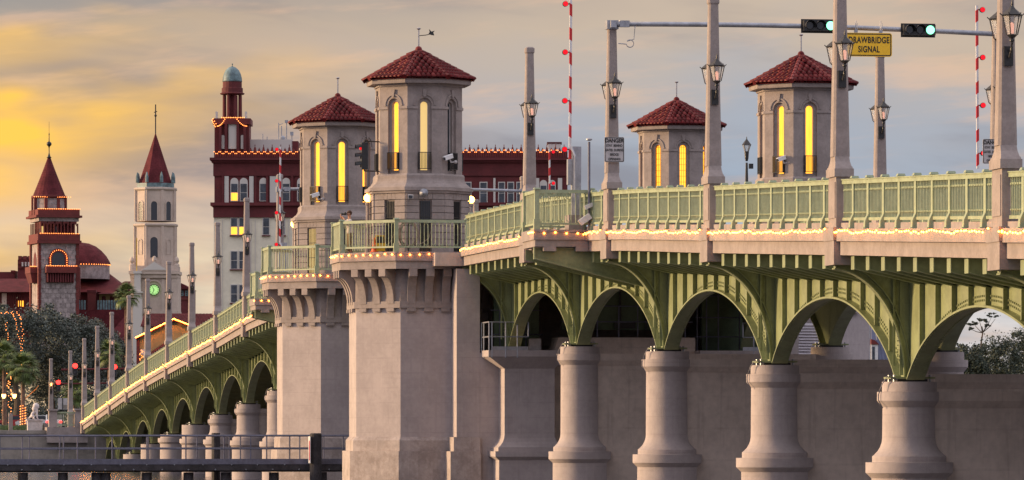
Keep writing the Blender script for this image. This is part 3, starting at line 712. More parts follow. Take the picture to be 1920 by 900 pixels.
    MB().box(30.42, 2*XC-30.42, yr-.2, yr+.2, ZC+2.2, ZP-.6).build('machinery_room_wall', 'walls', T)
    MB().box(28.55, 2*XC-28.55, min(yb, Yc-sgn*4.3), max(yb, Yc-sgn*4.3), ZP-.6, ZP-.05).build('roadway_slab', 'walls', T)
    MB().box(XP+2.2, XP+WID-2.2, min(yb, Yc-sgn*4.3), max(yb, Yc-sgn*4.3), ZP-.049, ZP-.03).build('roadway', 'asphalt', T)
    # ledge and machinery showing under the deck
    s2 = sgn
    yl0, yl1 = sorted((yb+s2*.9, yb-s2*.6))
    q = MB(); q.xz([(33.35, ZC+2.75), (33.55, ZC+3.55), (39.3, ZC+3.55), (39.3, ZC+2.75)], yl0, yl1); q.build('machinery_plinth', 'walls', T)
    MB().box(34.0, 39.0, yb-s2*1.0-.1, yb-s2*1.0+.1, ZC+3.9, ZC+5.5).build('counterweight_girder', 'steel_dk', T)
    q = MB()
    for i in range(3): q.box(34.6+1.6*i, 35.5+1.6*i, yb-s2*.9-.16, yb-s2*.9-.10, ZC+3.95, ZC+4.25)
    for i in range(5): q.box(34.2+1.1*i, 34.28+1.1*i, yb-s2*.9-.2, yb-s2*.9-.1, ZC+3.9, ZC+5.5)
    q.build('girder_hand_holes', 'iron', T, kind='stuff')
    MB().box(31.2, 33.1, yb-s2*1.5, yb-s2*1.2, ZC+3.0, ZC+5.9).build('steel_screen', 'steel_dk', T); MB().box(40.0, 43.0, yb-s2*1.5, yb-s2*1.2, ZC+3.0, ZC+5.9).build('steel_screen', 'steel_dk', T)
    q = MB()
    for zz in (ZC+4.2, ZC+4.85): q.tube([(33.7, yb+s2*.8, zz), (39.2, yb+s2*.8, zz)], .025, 5)
    for xx in (34.3, 35.2, 36.1, 36.9, 37.8, 38.9): q.tube([(xx, yb+s2*.8, ZC+3.3), (xx, yb+s2*.8, ZC+4.85)], .028, 5)
    for zz in (ZC+3.6, ZC+4.4, ZC+5.3): q.tube([(39.4, yb+s2*.3, zz), (42.6, yb+s2*.3, zz)], .025, 5)
    for xx in (39.5, 39.9, 40.4, 41.3, 41.9): q.tube([(xx, yb+s2*.3, ZC+2.4), (xx, yb+s2*.3, ZC+5.8)], .03, 5)
    for zz in (ZC+3.7, ZC+4.7): q.tube([(31.0, yb-s2*.9, zz), (33.2, yb-s2*.9, zz)], .025, 5)
    for xx in (31.4, 32.0, 32.5): q.tube([(xx, yb-s2*.9, ZC+3.0), (xx, yb-s2*.9, ZC+5.8)], .03, 5)
    q.build('walkway_rail', 'galv_dk', T)
    MB().box(32.4, 32.9, yb+s2*.2, yb+s2*.5, ZC+3.0, ZC+3.5).build('equipment_box', 'signwhite', T)
    return T
bascule(YA, -1, 'large grey concrete drawbridge pier in the centre with the platform and its two towers')
bascule(YB, +1, 'farther drawbridge pier, partly hidden, left of the central one')

def platform_rail(Yc, side, label):
    cx = nx(Yc) if side == 0 else 2*XC-nx(Yc); m = 1 if side == 0 else -1
    T = thing('platform_railing', label, 'railing', (cx, Yc, ZP), group='open railings round the tower platforms')
    a = 3.44; h = a*math.tan(math.pi/8)
    pts = [(cx+m*1.54, Yc-a), (cx-m*h, Yc-a), (cx-m*a, Yc-h), (cx-m*a, Yc+h), (cx-m*h, Yc+a), (cx+m*1.54, Yc+a)]
    plat_rail(T, pts, ZP); return T
platform_rail(YA, 0, 'open green railing round the near tower platform, with the photographer behind it')
platform_rail(YB, 0, 'open green railing round the farther left tower platform')
platform_rail(YA, 1, 'open green railing round the near platform on the far side of the road')
platform_rail(YB, 1, 'open green railing round the far platform on the far side of the road')
def plat_lights(Yc, label):
    a = 3.64; h = a*math.tan(math.pi/8); cx = nx(Yc)
    P = [Vector((XP-.1, Yc-a)), Vector((cx-h, Yc-a)), Vector((cx-a, Yc-h)), Vector((cx-a, Yc+h*.6))]
    pts = []
    for j in range(3):
        L = (P[j+1]-P[j]).length; n = int(L/.36)
        for i in range(n): p = P[j].lerp(P[j+1], (i+.4)/n); pts.append((p.x, p.y, ZP-.12+random.uniform(-.03,.03)))
    bulbs('string_light', pts, label, r=.036)
plat_lights(YA, 'evenly spaced warm bulbs along the near tower platform edge'); plat_lights(YB, 'evenly spaced warm bulbs along the farther left platform edge')

# ================================================================== red-roofed octagonal towers
def face_frame(cx, cy, ap, k_):
    a = R(-90+45*k_); D = Vector((math.cos(a), math.sin(a), 0)); Tn = Vector((-D.y, D.x, 0)); O = Vector((cx, cy, 0))+D*ap
    return O, Tn, D
def fbox(mb, fr, u0, u1, z0, z1, d0, d1, u0b=None, u1b=None):
    O, Tn, D = fr
    P = lambda u_, d_: O+Tn*u_+D*d_
    A = [P(u0,d0), P(u1,d0), P(u1,d1), P(u0,d1)]
    return mb.hull2([(p.x,p.y,z0) for p in A], [(p.x,p.y,z1) for p in A])
def fpoly(mb, fr, poly, d0, d1):
    O, Tn, D = fr
    A = [O+Tn*u_+D*d0+Vector((0,0,z)) for u_, z in poly]; B = [O+Tn*u_+D*d1+Vector((0,0,z)) for u_, z in poly]
    return mb.hull2([tuple(p) for p in A], [tuple(p) for p in B])
def make_tower(key, cx, cy, label, wins, grid=False):
    T = thing('bridge_tower', label, 'bridge tower', (cx, cy, ZP), group='octagonal bridge towers with red tile roofs')
    Z = lambda h: ZC+h
    # --- base with channelled courses
    apb = 2.03
    MB().prism(octpoly(cx, cy, apb-.10), ZP, Z(9.62)).build('base_core', 'stone', T)
    hb = apb*math.tan(math.pi/8); nC = 9; dz = (9.62-7.14)/nC
    rest = MB()
    for f_ in range(8):
        fr = face_frame(cx, cy, apb-.10, f_)
        vis = f_ in (6, 7, 0, 1) and key in ('A', 'B')
        for c in range(nC):
            z0, z1 = Z(7.14)+c*dz+.012, Z(7.14)+(c+1)*dz-.012
            op = .27 if f_ % 2 == 0 or True else 0
            op = op if c < nC-1 else 0
            pcs = [(-hb+.005, -op), (op, hb-.005)] if op else [(-hb+.005, -.30), (-.29, -.10), (-.09, .09), (.10, .29), (.30, hb-.005)]
            for (a, b_) in pcs:
                mb = MB() if vis else rest
                O, Tn, D = fr; gr = .04
                A = [O+Tn*a, O+Tn*b_, O+Tn*(b_+(gr if b_ > hb-.02 else 0))+D*.10, O+Tn*(a-(gr if a < -hb+.02 else 0))+D*.10]
                mb.hull2([(p.x,p.y,z0) for p in A], [(p.x,p.y,z1) for p in A])
                if vis: mb.build('stone_block', 'stone', T)
        if vis:
            w = fbox(MB(), fr, -.22, .22, Z(7.2), Z(9.28), .0, .02).build('barred_window', 'darkglass' if not (key == 'B' and f_ == 7) else 'amber_dim', T)
            q = MB()
            for i in range(6): fbox(q, fr, -.20+i*.08-.012, -.20+i*.08+.012, Z(7.2), Z(9.28), .03, .055)
            for zz in (7.9, 8.6): fbox(q, fr, -.22, .22, Z(zz), Z(zz)+.03, .03, .05)
            q.build('window_bars', 'iron', w)
    if rest.v: rest.build('stone_blocks', 'stone', T, kind='stuff')
    MB().prism(octpoly(cx, cy, 2.10), Z(9.62), Z(9.72)).prism(octpoly(cx, cy, 2.18), Z(9.72), Z(9.86)).build('base_cornice', 'stone', T)
    q = MB()
    pr = [(2.10, 9.86), (2.03, 9.95), (1.93, 10.03), (1.86, 10.14), (1.84, 10.22), (1.84, 10.36), (1.78, 10.44)]
    for j in range(len(pr)-1): q.prism(octpoly(cx, cy, pr[j][0]), Z(pr[j][1]), Z(pr[j+1][1]), octpoly(cx, cy, pr[j+1][0]))
    q.build('flared_sill_course', 'stone', T)
    # --- shaft: faces built round tall arched openings
    ap = 1.74; h = ap*math.tan(math.pi/8); z0, z1, zs = Z(10.44), Z(14.12), Z(13.30)
    MB().prism(octpoly(cx, cy, ap-.30), z0, z1).build('shaft_core', 'stone', T)
    for f_ in range(8):
        fr = face_frame(cx, cy, ap-.12, f_); ww = .165; rr = .30
        # outer face plate with arched opening
        arc = lambda r_, zc_: [(r_*math.cos(R(a)), zc_+r_*math.sin(R(a))) for a in range(180, -1, -12)]
        q = MB(); u0, u1 = -h-.0, h+.0
        O, Tn, D = fr
        c_ = .12*math.tan(math.pi/8)
        for sg in (-1, 1):
            A = [O+Tn*(sg*rr), O+Tn*(sg*(h-.045)), O+Tn*(sg*h)+D*.12, O+Tn*(sg*rr)+D*.12]
            q.hull2([(p.x,p.y,z0) for p in A], [(p.x,p.y,zs) for p in A])
        for i in range(15):
            a0, a1 = 180-12*i, 180-12*(i+1)
            x0_, x1_ = rr*math.cos(R(a0)), rr*math.cos(R(a1))
            fpoly(q, fr, [(x0_, zs+rr*math.sin(R(a0))), (x1_, zs+rr*math.sin(R(a1))), (x1_, z1), (x0_, z1)], 0, .12)
        for sg in (-1, 1):
            A = [O+Tn*(sg*rr), O+Tn*(sg*(h-.045)), O+Tn*(sg*h)+D*.12, O+Tn*(sg*rr)+D*.12]
            q.hull2([(p.x,p.y,zs) for p in A], [(p.x,p.y,z1) for p in A])
        q.build('face_wall', 'stone', T)
        # inner reveal, stepped
        q = MB(); fr2 = face_frame(cx, cy, ap-.22, f_)
        for sg in (-1, 1): fbox(q, fr2, min(sg*ww, sg*(rr+.02)), max(sg*ww, sg*(rr+.02)), z0, zs, 0, .105)
        for i in range(15):
            a0, a1 = 180-12*i, 180-12*(i+1); c0, c1 = math.cos(R(a0)), math.cos(R(a1)); s0, s1 = math.sin(R(a0)), math.sin(R(a1))
            fpoly(q, fr2, [(ww*c0, zs+ww*s0), (ww*c1, zs+ww*s1), ((rr+.02)*c1, zs+(rr+.02)*s1), ((rr+.02)*c0, zs+(rr+.02)*s0)], 0, .105)
        fbox(q, fr2, -.30, .30, z0, z0+.14, 0, .12)
        q.build('window_reveal', 'stone', T)
        # hood moulding, keystone, string course
        q = MB(); fr3 = face_frame(cx, cy, ap, f_)
        for i in range(15):
            a0, a1 = 180-12*i, 180-12*(i+1); c0, c1 = math.cos(R(a0)), math.cos(R(a1)); s0, s1 = math.sin(R(a0)), math.sin(R(a1))
            fpoly(q, fr3, [(.40*c0, zs+.42*s0), (.40*c1, zs+.42*s1), (.46*c1, zs+.48*s1), (.46*c0, zs+.48*s0)], -.02, .04)
        for sg in (-1, 1): fbox(q, fr3, sg*.43-.05, sg*.43+.05, zs-.02, zs+.03, -.02, .05)
        q.build('hood_moulding', 'stone', T)
        fpoly(MB(), fr3, [(-.05, zs+.34), (.05, zs+.34), (.10, zs+.66), (-.10, zs+.66)], -.02, .07).build('keystone', 'stone', T)
        for sg in (-1, 1):
            q = MB()
            A = [fr3[0]+fr3[1]*(sg*(rr-.02)), fr3[0]+fr3[1]*(sg*h), fr3[0]+fr3[1]*(sg*(h+.025))+fr3[2]*.05, fr3[0]+fr3[1]*(sg*(rr-.02))+fr3[2]*.05]
            q.hull2([(p.x,p.y,zs-.16) for p in A], [(p.x,p.y,zs-.05) for p in A])
            q.build('string_course', 'stone', T)
        # window
        kind = wins.get(f_, 'darkglass')
        frm = face_frame(cx, cy, ap-.285, f_); q = MB()
        pane = fpoly(MB(), frm, [(-ww, z0+.10), (ww, z0+.10)] + [(ww*math.cos(R(a)), zs+ww*math.sin(R(a))) for a in range(0, 181, 15)], 0, .03).build('arched_window', kind, T)
        for sg in (-1, 1): fbox(q, frm, min(sg*ww, sg*(ww-.02)), max(sg*ww, sg*(ww-.02)), z0+.12, zs, .035, .07)
        for i in range(12):
            a0, a1 = 180-15*i, 180-15*(i+1); c0, c1 = math.cos(R(a0)), math.cos(R(a1)); s0, s1 = math.sin(R(a0)), math.sin(R(a1)); wi = ww-.02
            fpoly(q, frm, [(wi*c0, zs+wi*s0), (wi*c1, zs+wi*s1), (ww*c1, zs+ww*s1), (ww*c0, zs+ww*s0)], .035, .07)
        q.build('window_frame', 'white' if not grid else 'yel2', pane)
        if grid:
            q = MB()
            for uu in (-.055, .055): fbox(q, frm, uu-.008, uu+.008, z0+.1, zs+.13, .035, .055)
            for i in range(11): fbox(q, frm, -ww, ww, z0+.1+i*.28, z0+.115+i*.28, .035, .055)
            q.build('window_muntins', 'yel2', pane)
        else:      # little iron balcony at the foot of the window
            fb = face_frame(cx, cy, ap, f_); q = MB()
            for zz in (z0+.18, z0+.86): fbox(q, fb, -.25, .25, zz, zz+.03, .08, .11)
            for sg in (-1, 1): fbox(q, fb, sg*.25-.015, sg*.25+.015, z0+.18, z0+.89, -.05, .11)
            for i in range(8): u_ = -.20+i*.057; fbox(q, fb, u_-.009, u_+.009, z0+.2, z0+.87, .085, .105)
            q.build('window_grille', 'iron', T)
    # --- cornice, eave and roof
    q = MB(); q.prism(octpoly(cx, cy, 1.80), Z(14.10), Z(14.20)); q.prism(octpoly(cx, cy, 2.08), Z(14.20), Z(14.27), octpoly(cx, cy, 2.10)); q.prism(octpoly(cx, cy, 2.10), Z(14.27), Z(14.38))
    q.build('eave_cornice', 'stone', T)
    re, zr, za = 2.24, Z(14.38), Z(15.68)
    MB().prism(octpoly(cx, cy, re-.04), zr, za-.10, octpoly(cx, cy, .05)).build('roof_deck', 'tile', T)
    # one barrel tile, shared by every tile of the roof
    slope = math.atan2(za-zr, re); tl, tw = .30, .205
    q = MB(); v_ = []; n = 5
    for j, (yy, zz, rr) in enumerate(((0, .052, tw*.50), (tl*1.08, .012, tw*.43))):
        for i in range(n+1):
            a = math.pi*i/n; v_.append((rr*math.cos(a), yy, zz+rr*.78*math.sin(a)))
    fs = [(i, i+1, n+2+i, n+1+i) for i in range(n)]; v_.append((0, 0, .02)); fs.append(tuple(range(n, -1, -1)))
    v_.pop(); q.add(v_, fs)
    tm = getattr(make_tower, 'tile', None)
    if tm is None:
        ob = q.build('roof_tile', 'tile', None); make_tower.tile = tm = ob.data; bpy.data.objects.remove(ob)
        tm.polygons.foreach_set('use_smooth', [True]*len(tm.polygons))
    side = 2*re*math.tan(math.pi/8); Ls = math.hypot(re, za-zr); cnt = 0
    for f_ in range(8):
        a = R(-90+45*f_); D = Vector((math.cos(a), math.sin(a), 0)); Tn = Vector((-D.y, D.x, 0))
        E = Vector((cx, cy, zr+.02))+D*(re+.04); up = (Vector((cx, cy, za))-Vector((cx, cy, zr))-D*re).normalized(); nrm = Tn.cross(up)
        if nrm.z < 0: nrm = -nrm
        rows = int(Ls/tl)
        for r_ in range(rows):
            wrow = side*(1-(r_+.45)*tl/Ls)-.10; ncol = max(1, int(wrow/tw))
            for c in range(ncol):
                uu = (c-(ncol-1)/2)*wrow/ncol if ncol > 1 else 0
                p = E+up*(r_*tl)+Tn*uu+nrm*.01-T.location
                ob = bpy.data.objects.new('roof_tile', tm); COL.objects.link(ob); ob.parent = T
                jit = random.uniform(-.02, .02)
                mt = Matrix((Tn, up, nrm)).transposed().to_4x4(); mt.translation = p
                ob.matrix_local = mt @ Matrix.Rotation(jit, 4, 'Z'); cnt += 1
        a2 = a+R(22.5); Rr = re/math.cos(math.pi/8); q = MB(); P0 = Vector((cx+Rr*math.cos(a2), cy+Rr*math.sin(a2), zr+.06)); P1 = Vector((cx, cy, za+.02)); nn = 9
        for i in range(nn):
            A = P0.lerp(P1, i/nn); B = P0.lerp(P1, (i+1.08)/nn); q.tube([A, B], .115, 8, .09)
        q.build('ridge_tiles', 'tile', T, kind='stuff', smooth=False)
    MB().ball((cx, cy, za+.06), .15, 10, 6).build('roof_knob', 'tile', T, smooth=True)
    return T
A_, P_, Dk = 'amber', 'amber_dim', 'darkglass'
tA = make_tower('A', nx(YA), YA, 'largest central red-roofed octagonal tower, above the photographer, one window bright and one dark', {7: A_, 0: P_, 1: Dk, 6: A_})
tB = make_tower('B', nx(YB), YB, 'smaller red-roofed tower left of centre with three lit windows, partly behind the largest one', {7: A_, 0: A_, 1: A_, 6: A_})
tC = make_tower('C', 2*XC-nx(YA)+.1, YA, 'large red-roofed tower at right behind the lamp pillar and green signal', {7: A_, 0: A_, 1: A_, 6: A_})
tD = make_tower('D', 2*XC-nx(YB)+.62, YB, 'small red-roofed tower at right with gridded amber windows', {7: A_, 0: A_, 1: A_, 6: A_}, grid=True)

def finial(T, cx, cy, h, vane=False):
    za = ZC+15.78
    q = MB().tube([(cx, cy, za), (cx, cy, za+h)], .032, 6); q.lathe(cx, cy, [(.06, za+h), (.10, za+h+.05), (.03, za+h+.09)], 8); q.build('finial_mast', 'galv', T)
    if vane:
        z = za+h*.68; MB().tube([(cx, cy, z), (cx+.30, cy, z+.03), (cx+.52, cy, z+.08)], .018, 5).build('vane_arm', 'iron', T)
        q = MB(); q.xz([(cx+.42, z+.10), (cx+.52, z+.04), (cx+.66, z+.02), (cx+.62, z+.14), (cx+.68, z+.22), (cx+.54, z+.18), (cx+.44, z+.28), (cx+.47, z+.16)], cy-.03, cy+.03); q.build('vane_bird', 'iron', T)
finial(tA, nx(YA), YA, .80, True); finial(tB, nx(YB), YB, .78); finial(tC, 2*XC-nx(YA)+.1, YA, .75); finial(tD, 2*XC-nx(YB)+.62, YB, .78)

# ================================================================== lift spans between the drawbridge piers
for (y0, y1, lab) in ((YA+4.3, (YA+YB)/2-.02, 'near leaf of the lift span hidden behind the central tower'), ((YA+YB)/2+.02, YB-4.3, 'far leaf of the lift span joining the farther pier')):
    T = thing('lift_span', lab, 'bridge span', (XC, y0, zf(y0)), group='leaves of the lift span'); ys = seq(y0, y1, 12); r_ = y0 < 210
    dep = lambda y: 1.0+1.5*(((y1-y) if r_ else (y-y0))/(y1-y0))**1.8
    MB().ruled(ys, XP-.1, XP+WID+.1, lambda y: zf(y), lambda y: zf(y)-.3).build('deck_slab', 'asphalt', T)
    for s in (0, 1):
        MB().ruled(ys, vx(s, 1.9), vx(s, 2.0), lambda y: zf(y)-.3, lambda y: zf(y)-.3-dep(y)).build('girder', 'steel', T)
        MB().ruled(ys, vx(s, 1.7), vx(s, 2.2), lambda y: zf(y)-.3-dep(y), lambda y: zf(y)-.36-dep(y)).build('girder_flange', 'steel', T)
        MB().ruled(ys, vx(s, -.2), vx(s, -.1), lambda y: zf(y)+.1, lambda y: zf(y)-.5).build('edge_girder', 'steel', T)
for (y0, y1, lab) in ((YA+4.1, (YA+YB)/2-.02, 'green railing on the near leaf behind the central tower'), ((YA+YB)/2+.02, YB-4.1, 'green railing on the far leaf of the lift span')):
    railing(y0, y1, 0, 'camera-side ' + lab); railing(y0, y1, 1, 'far-side ' + lab)

# ================================================================== gate platforms, barrier arms
def gate_platform(ya, yb_, side, label, beamy):
    m = 1 if side == 0 else -1; xo = vx(side, -2.1); x1 = vx(side, -.02)
    ym = (ya+yb_)/2; z = ZC+hf(ym)+.10
    T = thing('gate_platform', label, 'platform', (xo, ya, z), group='small platforms for the barrier gates')
    MB().box(xo, x1, ya, yb_, z-.36, z).build('platform_slab', 'stone', T)
    q = MB(); q.box(xo+m*.05, x1, ya+.05, yb_-.05, z-.60, z-.362)
    q.build('slab_soffit', 'stone', T)
    q = MB()
    for xx in (xo+m*.35, xo+m*1.5): q.box(xx, xx+m*.45, ya+.02, yb_-.02, z-.76, z-.602)
    q.build('bearing_pads', 'stone', T)
    yt = beamy; zt = z-.62
    X = lambda v_: vx(side, v_)
    bm = MB().xz([(X(-2.0), zt-.02), (X(1.93), zt-.02), (X(1.93), zt-1.35), (X(-2.0), zt-.38)], yt-.02, yt+.02).build('tapered_beam', 'steel', T)
    q = MB(); q.xz([(X(-2.0), zt-.38), (X(1.93), zt-1.35), (X(1.93), zt-1.39), (X(-2.0), zt-.42)], yt-.14, yt+.14); q.box(X(-2.05), X(-2.0), yt-.10, yt+.10, zt-.42, zt); q.box(X(-2.0), X(1.93), yt-.12, yt+.12, zt-.05, zt-.021)
    for j in range(44):
        f_ = j/43; q.box(X(-1.95+3.85*f_)-.016, X(-1.95+3.85*f_)+.016, yt-.04, yt-.02, zt-.30-.97*f_, zt-.265-.97*f_)
    q.build('beam_flange', 'steel', bm)
    y2 = yb_-.3 if beamy < ym else ya+.3
    MB().xz([(X(-2.0), zt-.02), (X(1.93), zt-.02), (X(1.93), zt-1.35), (X(-2.0), zt-.38)], y2-.02, y2+.02).build('tapered_beam', 'steel', T)
    R_ = thing('platform_railing', label.replace('concrete platform', 'green railing on the platform'), 'railing', (xo, ya, z), group='open railings round the gate platforms')
    plat_rail(R_, [(x1-m*.0, ya+.12), (xo+m*.12, ya+.12), (xo+m*.12, yb_-.12), (x1-m*.0, yb_-.12)], z, 1.40)
    return z
GA0, GA1 = 166.2, 168.9; GB0, GB1 = 257.6, 260.3
gz1 = gate_platform(GA0, GA1, 0, 'small concrete platform for the tall barrier arm, right of the central pier', GA0+.35)
gate_platform(GA0, GA1, 1, 'small concrete platform for the right-hand barrier arm on the far side', GA0+.35)
gate_platform(GB0, GB1, 0, 'small concrete platform for the left barrier arm beside the farther pier', GB0+.35)
gate_platform(GB0, GB1, 1, 'small concrete platform for the short-looking barrier arm before the maroon building', GB0+.35)
bulbs('string_light', [(vx(0,-2.14)+i*.40, GA0-.03, gz1-.12+random.uniform(-.02,.02)) for i in range(6)] + [(vx(0,-2.16), GA0+.1+.25*i, gz1-.10) for i in range(4)], 'few warm bulbs under the tall barrier arm', r=.036)
bulbs('string_light', [(vx(0,-2.14)+i*.40, GB0-.03, ZC+hf(259)-.02) for i in range(6)], 'few warm bulbs under the left barrier arm', r=.036)

def make_gate():
    T = thing('barrier_gate', 'x', 'barrier gate', group='red and white barrier gates raised upright')
    z0 = 0
    MB().box(-.10, .42, -.42, .42, .0, .62).build('base_plinth', 'stone', T, local=True)
    MB().box(.06, .38, -.14, .16, .62, 3.05).build('gate_housing', 'galv', T, local=True)
    q = MB(); q.box(-.10, .04, -.18, .10, 1.7, 2.6); q.tube([(.12,-.34,.6),(.12,-.34,2.7),(.02,-.2,3.0)], .04, 6); q.build('hinge_box', 'galv', T, local=True)
    top = 15.0-6.75
    arm = MB().box(-.042, .042, -.03, .03, 2.4, top).build('gate_arm', 'white', T, local=True)
    k_ = 0; z = 2.55
    while z < top-.2:
        q = MB(); q.add([(-.046,-.034,z),(.046,-.034,z-.07),(.046,-.034,z+.36),(-.046,-.034,z+.43),(-.046,.034,z),(.046,.034,z-.07),(.046,.034,z+.36),(-.046,.034,z+.43)], [(0,1,2,3),(7,6,5,4),(0,4,5,1),(1,5,6,2),(2,6,7,3),(3,7,4,0)])
        q.build('red_band', 'red', arm, local=True); z += .86
    for hh in (9.70, 11.42, 13.14, 14.85):
        z = hh-6.75
        a = MB(); a.add([], []); q = MB()
        o = MB(); n = 14
        o.hull2([(-.20+.10*math.cos(2*math.pi*i/n), -.05, z+.10*math.sin(2*math.pi*i/n)) for i in range(n)], [(-.20+.10*math.cos(2*math.pi*i/n), .05, z+.10*math.sin(2*math.pi*i/n)) for i in range(n)])
        o.box(-.11, -.05, -.015, .015, z-.02, z+.02)
        l_ = o.build('warning_light', 'iron', T, local=True)
        MB().hull2([(-.20+.085*math.cos(2*math.pi*i/n), -.075, z+.085*math.sin(2*math.pi*i/n)) for i in range(n)], [(-.20+.085*math.cos(2*math.pi*i/n), .075, z+.085*math.sin(2*math.pi*i/n)) for i in range(n)]).build('red_lens', 'redlens', l_, local=True)
    return T
g0 = make_gate(); xg = vx(0, -.62)
def gate(x, y, lab, rz=0, first=False):
    c = g0 if first else copy_tree(g0); c.location = (x, y, ZC+6.75); c.rotation_euler = (0, R(.35) if rz == 0 else R(.35), rz); c['label'] = lab; return c
gate(xg, GA0+1.2, 'tall red and white barrier arm on the near platform, red lights on its left', first=True)
gf = gate(vx(1, -.62), GA0+1.2, 'red and white barrier arm at far right, red lights on its right', rz=math.pi)
for c_ in gf.children:
    if c_.name.startswith(('gate_housing', 'hinge_box')): c_.scale = (1, 1, .55)
gate(vx(0, -.62), GB0+1.2, 'left red and white barrier arm beside the cream and maroon building'); gate(vx(1, -.62), GB0+1.2, 'short-looking red and white barrier arm in front of the maroon building', rz=math.pi)

# ================================================================== signal arms, signals, signs
def mast(y, h0, h1, label, m):
    T = thing('signal_gantry', label, 'signal arm', (XP, y, ZC+h0), group='traffic signal arms spanning the road')
    n = 8; pts = [(XP+.12+(WID-.24)*i/n, y-.32, ZC+h0+(h1-h0)*i/n+.10*math.sin(math.pi*i/n)) for i in range(n+1)]
    MB().tube(pts, .088, 10).build('arm_tube', m, T, smooth=True)
    q = MB()
    for x in (XP, XP+WID): q.box(x-.20, x+.20, y-.22, y+.22, ZC+h0-.16, ZC+h0+.14); q.box(x-.10, x+.10, y-.40, y-.20, ZC+h0-.12, ZC+h0+.12)
    for x in (XP+.30, XP+.45): q.lathe(x, y-.32, [(.01,0)]*0 or [(.12, ZC+h0-.10), (.12, ZC+h0+.12)], 8)
    q.build('pillar_clamp', m, T)
    return T
ma = mast(162.5, 13.72, 13.55, 'long blue-grey signal arm across the top right of the view', 'galv')
MB().tube([(XP+.15, 162.1, ZC+13.05), (XP+.40, 162.1, ZC+13.03)] + [(XP+.56+.13*math.cos(R(a)), 162.1, ZC+13.05+.13*math.sin(R(a))) for a in range(190, 520, 24)] + [(XP+.70, 162.1, ZC+13.2), (XP+.74, 162.1, ZC+13.66)], .018, 5).build('cable_loop', 'galv', ma)
mast(264.2, 12.95, 12.95, 'short-looking signal arm in front of the maroon building', 'galv')
def hsignal(xc, y, zc, label, lit='greenlit'):
    T = thing('traffic_signal', label, 'traffic light', (xc, y, zc), group='horizontal three-lens traffic signals')
    w = 1.12; hh = .36
    MB().box(xc-w/2, xc+w/2, y-.22, y+.05, zc-hh/2, zc+hh/2).build('housing', 'iron', T)
    MB().box(xc-w/2-.05, xc+w/2+.05, y+.051, y+.07, zc-hh/2-.06, zc+hh/2+.06).build('back_plate', 'iron', T)
    for i, k_ in enumerate(('darkglass', 'darkglass', lit)):
        x = xc-w/2+w*(i+.5)/3; n = 18; r_ = .15
        ring = lambda rr, yy: [(x+rr*math.cos(2*math.pi*j/n), yy, zc+rr*math.sin(2*math.pi*j/n)) for j in range(n)]
        l_ = MB().hull2(ring(r_, y-.221), ring(r_*.8, y-.26)).build('lens', k_, T)
        v_ = MB(); o = len(v_.v)
        up = [(x+(r_+.02)*math.cos(R(a)), zc+(r_+.02)*math.sin(R(a))) for a in range(-20, 201, 20)]
        for j in range(len(up)-1): v_.add([(up[j][0], y-.22, up[j][1]), (up[j+1][0], y-.22, up[j+1][1]), (up[j+1][0], y-.22-.24, up[j+1][1]), (up[j][0], y-.22-.24, up[j][1])], [(0,1,2,3)])
        if i < 2: v_.build('visor', 'iron', T)
    return T
zarm = lambda x: ZC+13.72-.17*(x-XP)/WID+.10*math.sin(math.pi*(x-XP)/WID)
x1 = xat(1535, 162.0); hsignal(x1, 162.0, zarm(x1)+.0, 'left horizontal traffic signal with green lit, beside the lamp pillar')
x2 = xat(1722, 162.0); hsignal(x2, 162.0, zarm(x2)-.02, 'right horizontal traffic signal with green lit, right of the yellow sign')

def text_mesh(txt, size, m, parent, loc, rot, extrude=.004, name='lettering', align='CENTER', space=1.0, bold=.0, sx=1.0):
    c = bpy.data.curves.new('t', 'FONT'); c.body = txt; c.size = size; c.extrude = extrude; c.align_x = align; c.space_character = space; c.offset = bold
    c.align_y = 'CENTER'
    ob = bpy.data.objects.new('t', c); COL.objects.link(ob); bpy.context.view_layer.update()
    dg = bpy.context.evaluated_depsgraph_get(); me = bpy.data.meshes.new_from_object(ob.evaluated_get(dg))
    bpy.data.objects.remove(ob); me.materials.clear(); me.materials.append(M[m])
    o = bpy.data.objects.new(name, me); COL.objects.link(o); o.parent = parent; o.location = loc; o.rotation_euler = rot; o.scale = (sx, 1, 1); return o
def rrect(x0, x1, z0, z1, r_, n=5):
    P = []
    for (cx, cz, a0) in ((x1-r_, z1-r_, 0), (x0+r_, z1-r_, 90), (x0+r_, z0+r_, 180), (x1-r_, z0+r_, 270)):
        for i in range(n+1): a = R(a0+90*i/n); P.append((cx+r_*math.cos(a), cz+r_*math.sin(a)))
    return P
ys_ = 161.8
xa, xb = xat(1582, ys_), xat(1672.5, ys_); zt, zb = zat(61, xa, ys_), zat(105.5, xa, ys_); xm, zm = (xa+xb)/2, (zt+zb)/2
T = thing('drawbridge_sign', 'yellow sign with black border reading DRAWBRIDGE SIGNAL hanging from the signal arm', 'sign', (xm, ys_, zm))
hw, hh = (xb-xa)/2, (zt-zb)/2
MB().xz(rrect(-hw, hw, -hh, hh, .09), 0, .02).build('sign_panel', 'yellow', T, local=True)
q = MB(); O = rrect(-hw+.025, hw-.025, -hh+.025, hh-.025, .075); I = rrect(-hw+.06, hw-.06, -hh+.06, hh-.06, .05); n = len(O)
q.v = [(x,-.004,z) for x,z in O]+[(x,-.004,z) for x,z in I]; q.f = [(i,(i+1)%n,n+(i+1)%n,n+i) for i in range(n)]; q.build('sign_border', 'black', T, local=True)
text_mesh('DRAWBRIDGE', .30, 'black', T, (0.035, -.006, .155), (R(90),0,0), bold=.007, sx=.70, space=1.10); text_mesh('SIGNAL', .30, 'black', T, (.035, -.006, -.165), (R(90),0,0), bold=.007, sx=.70, space=1.10)
q = MB()
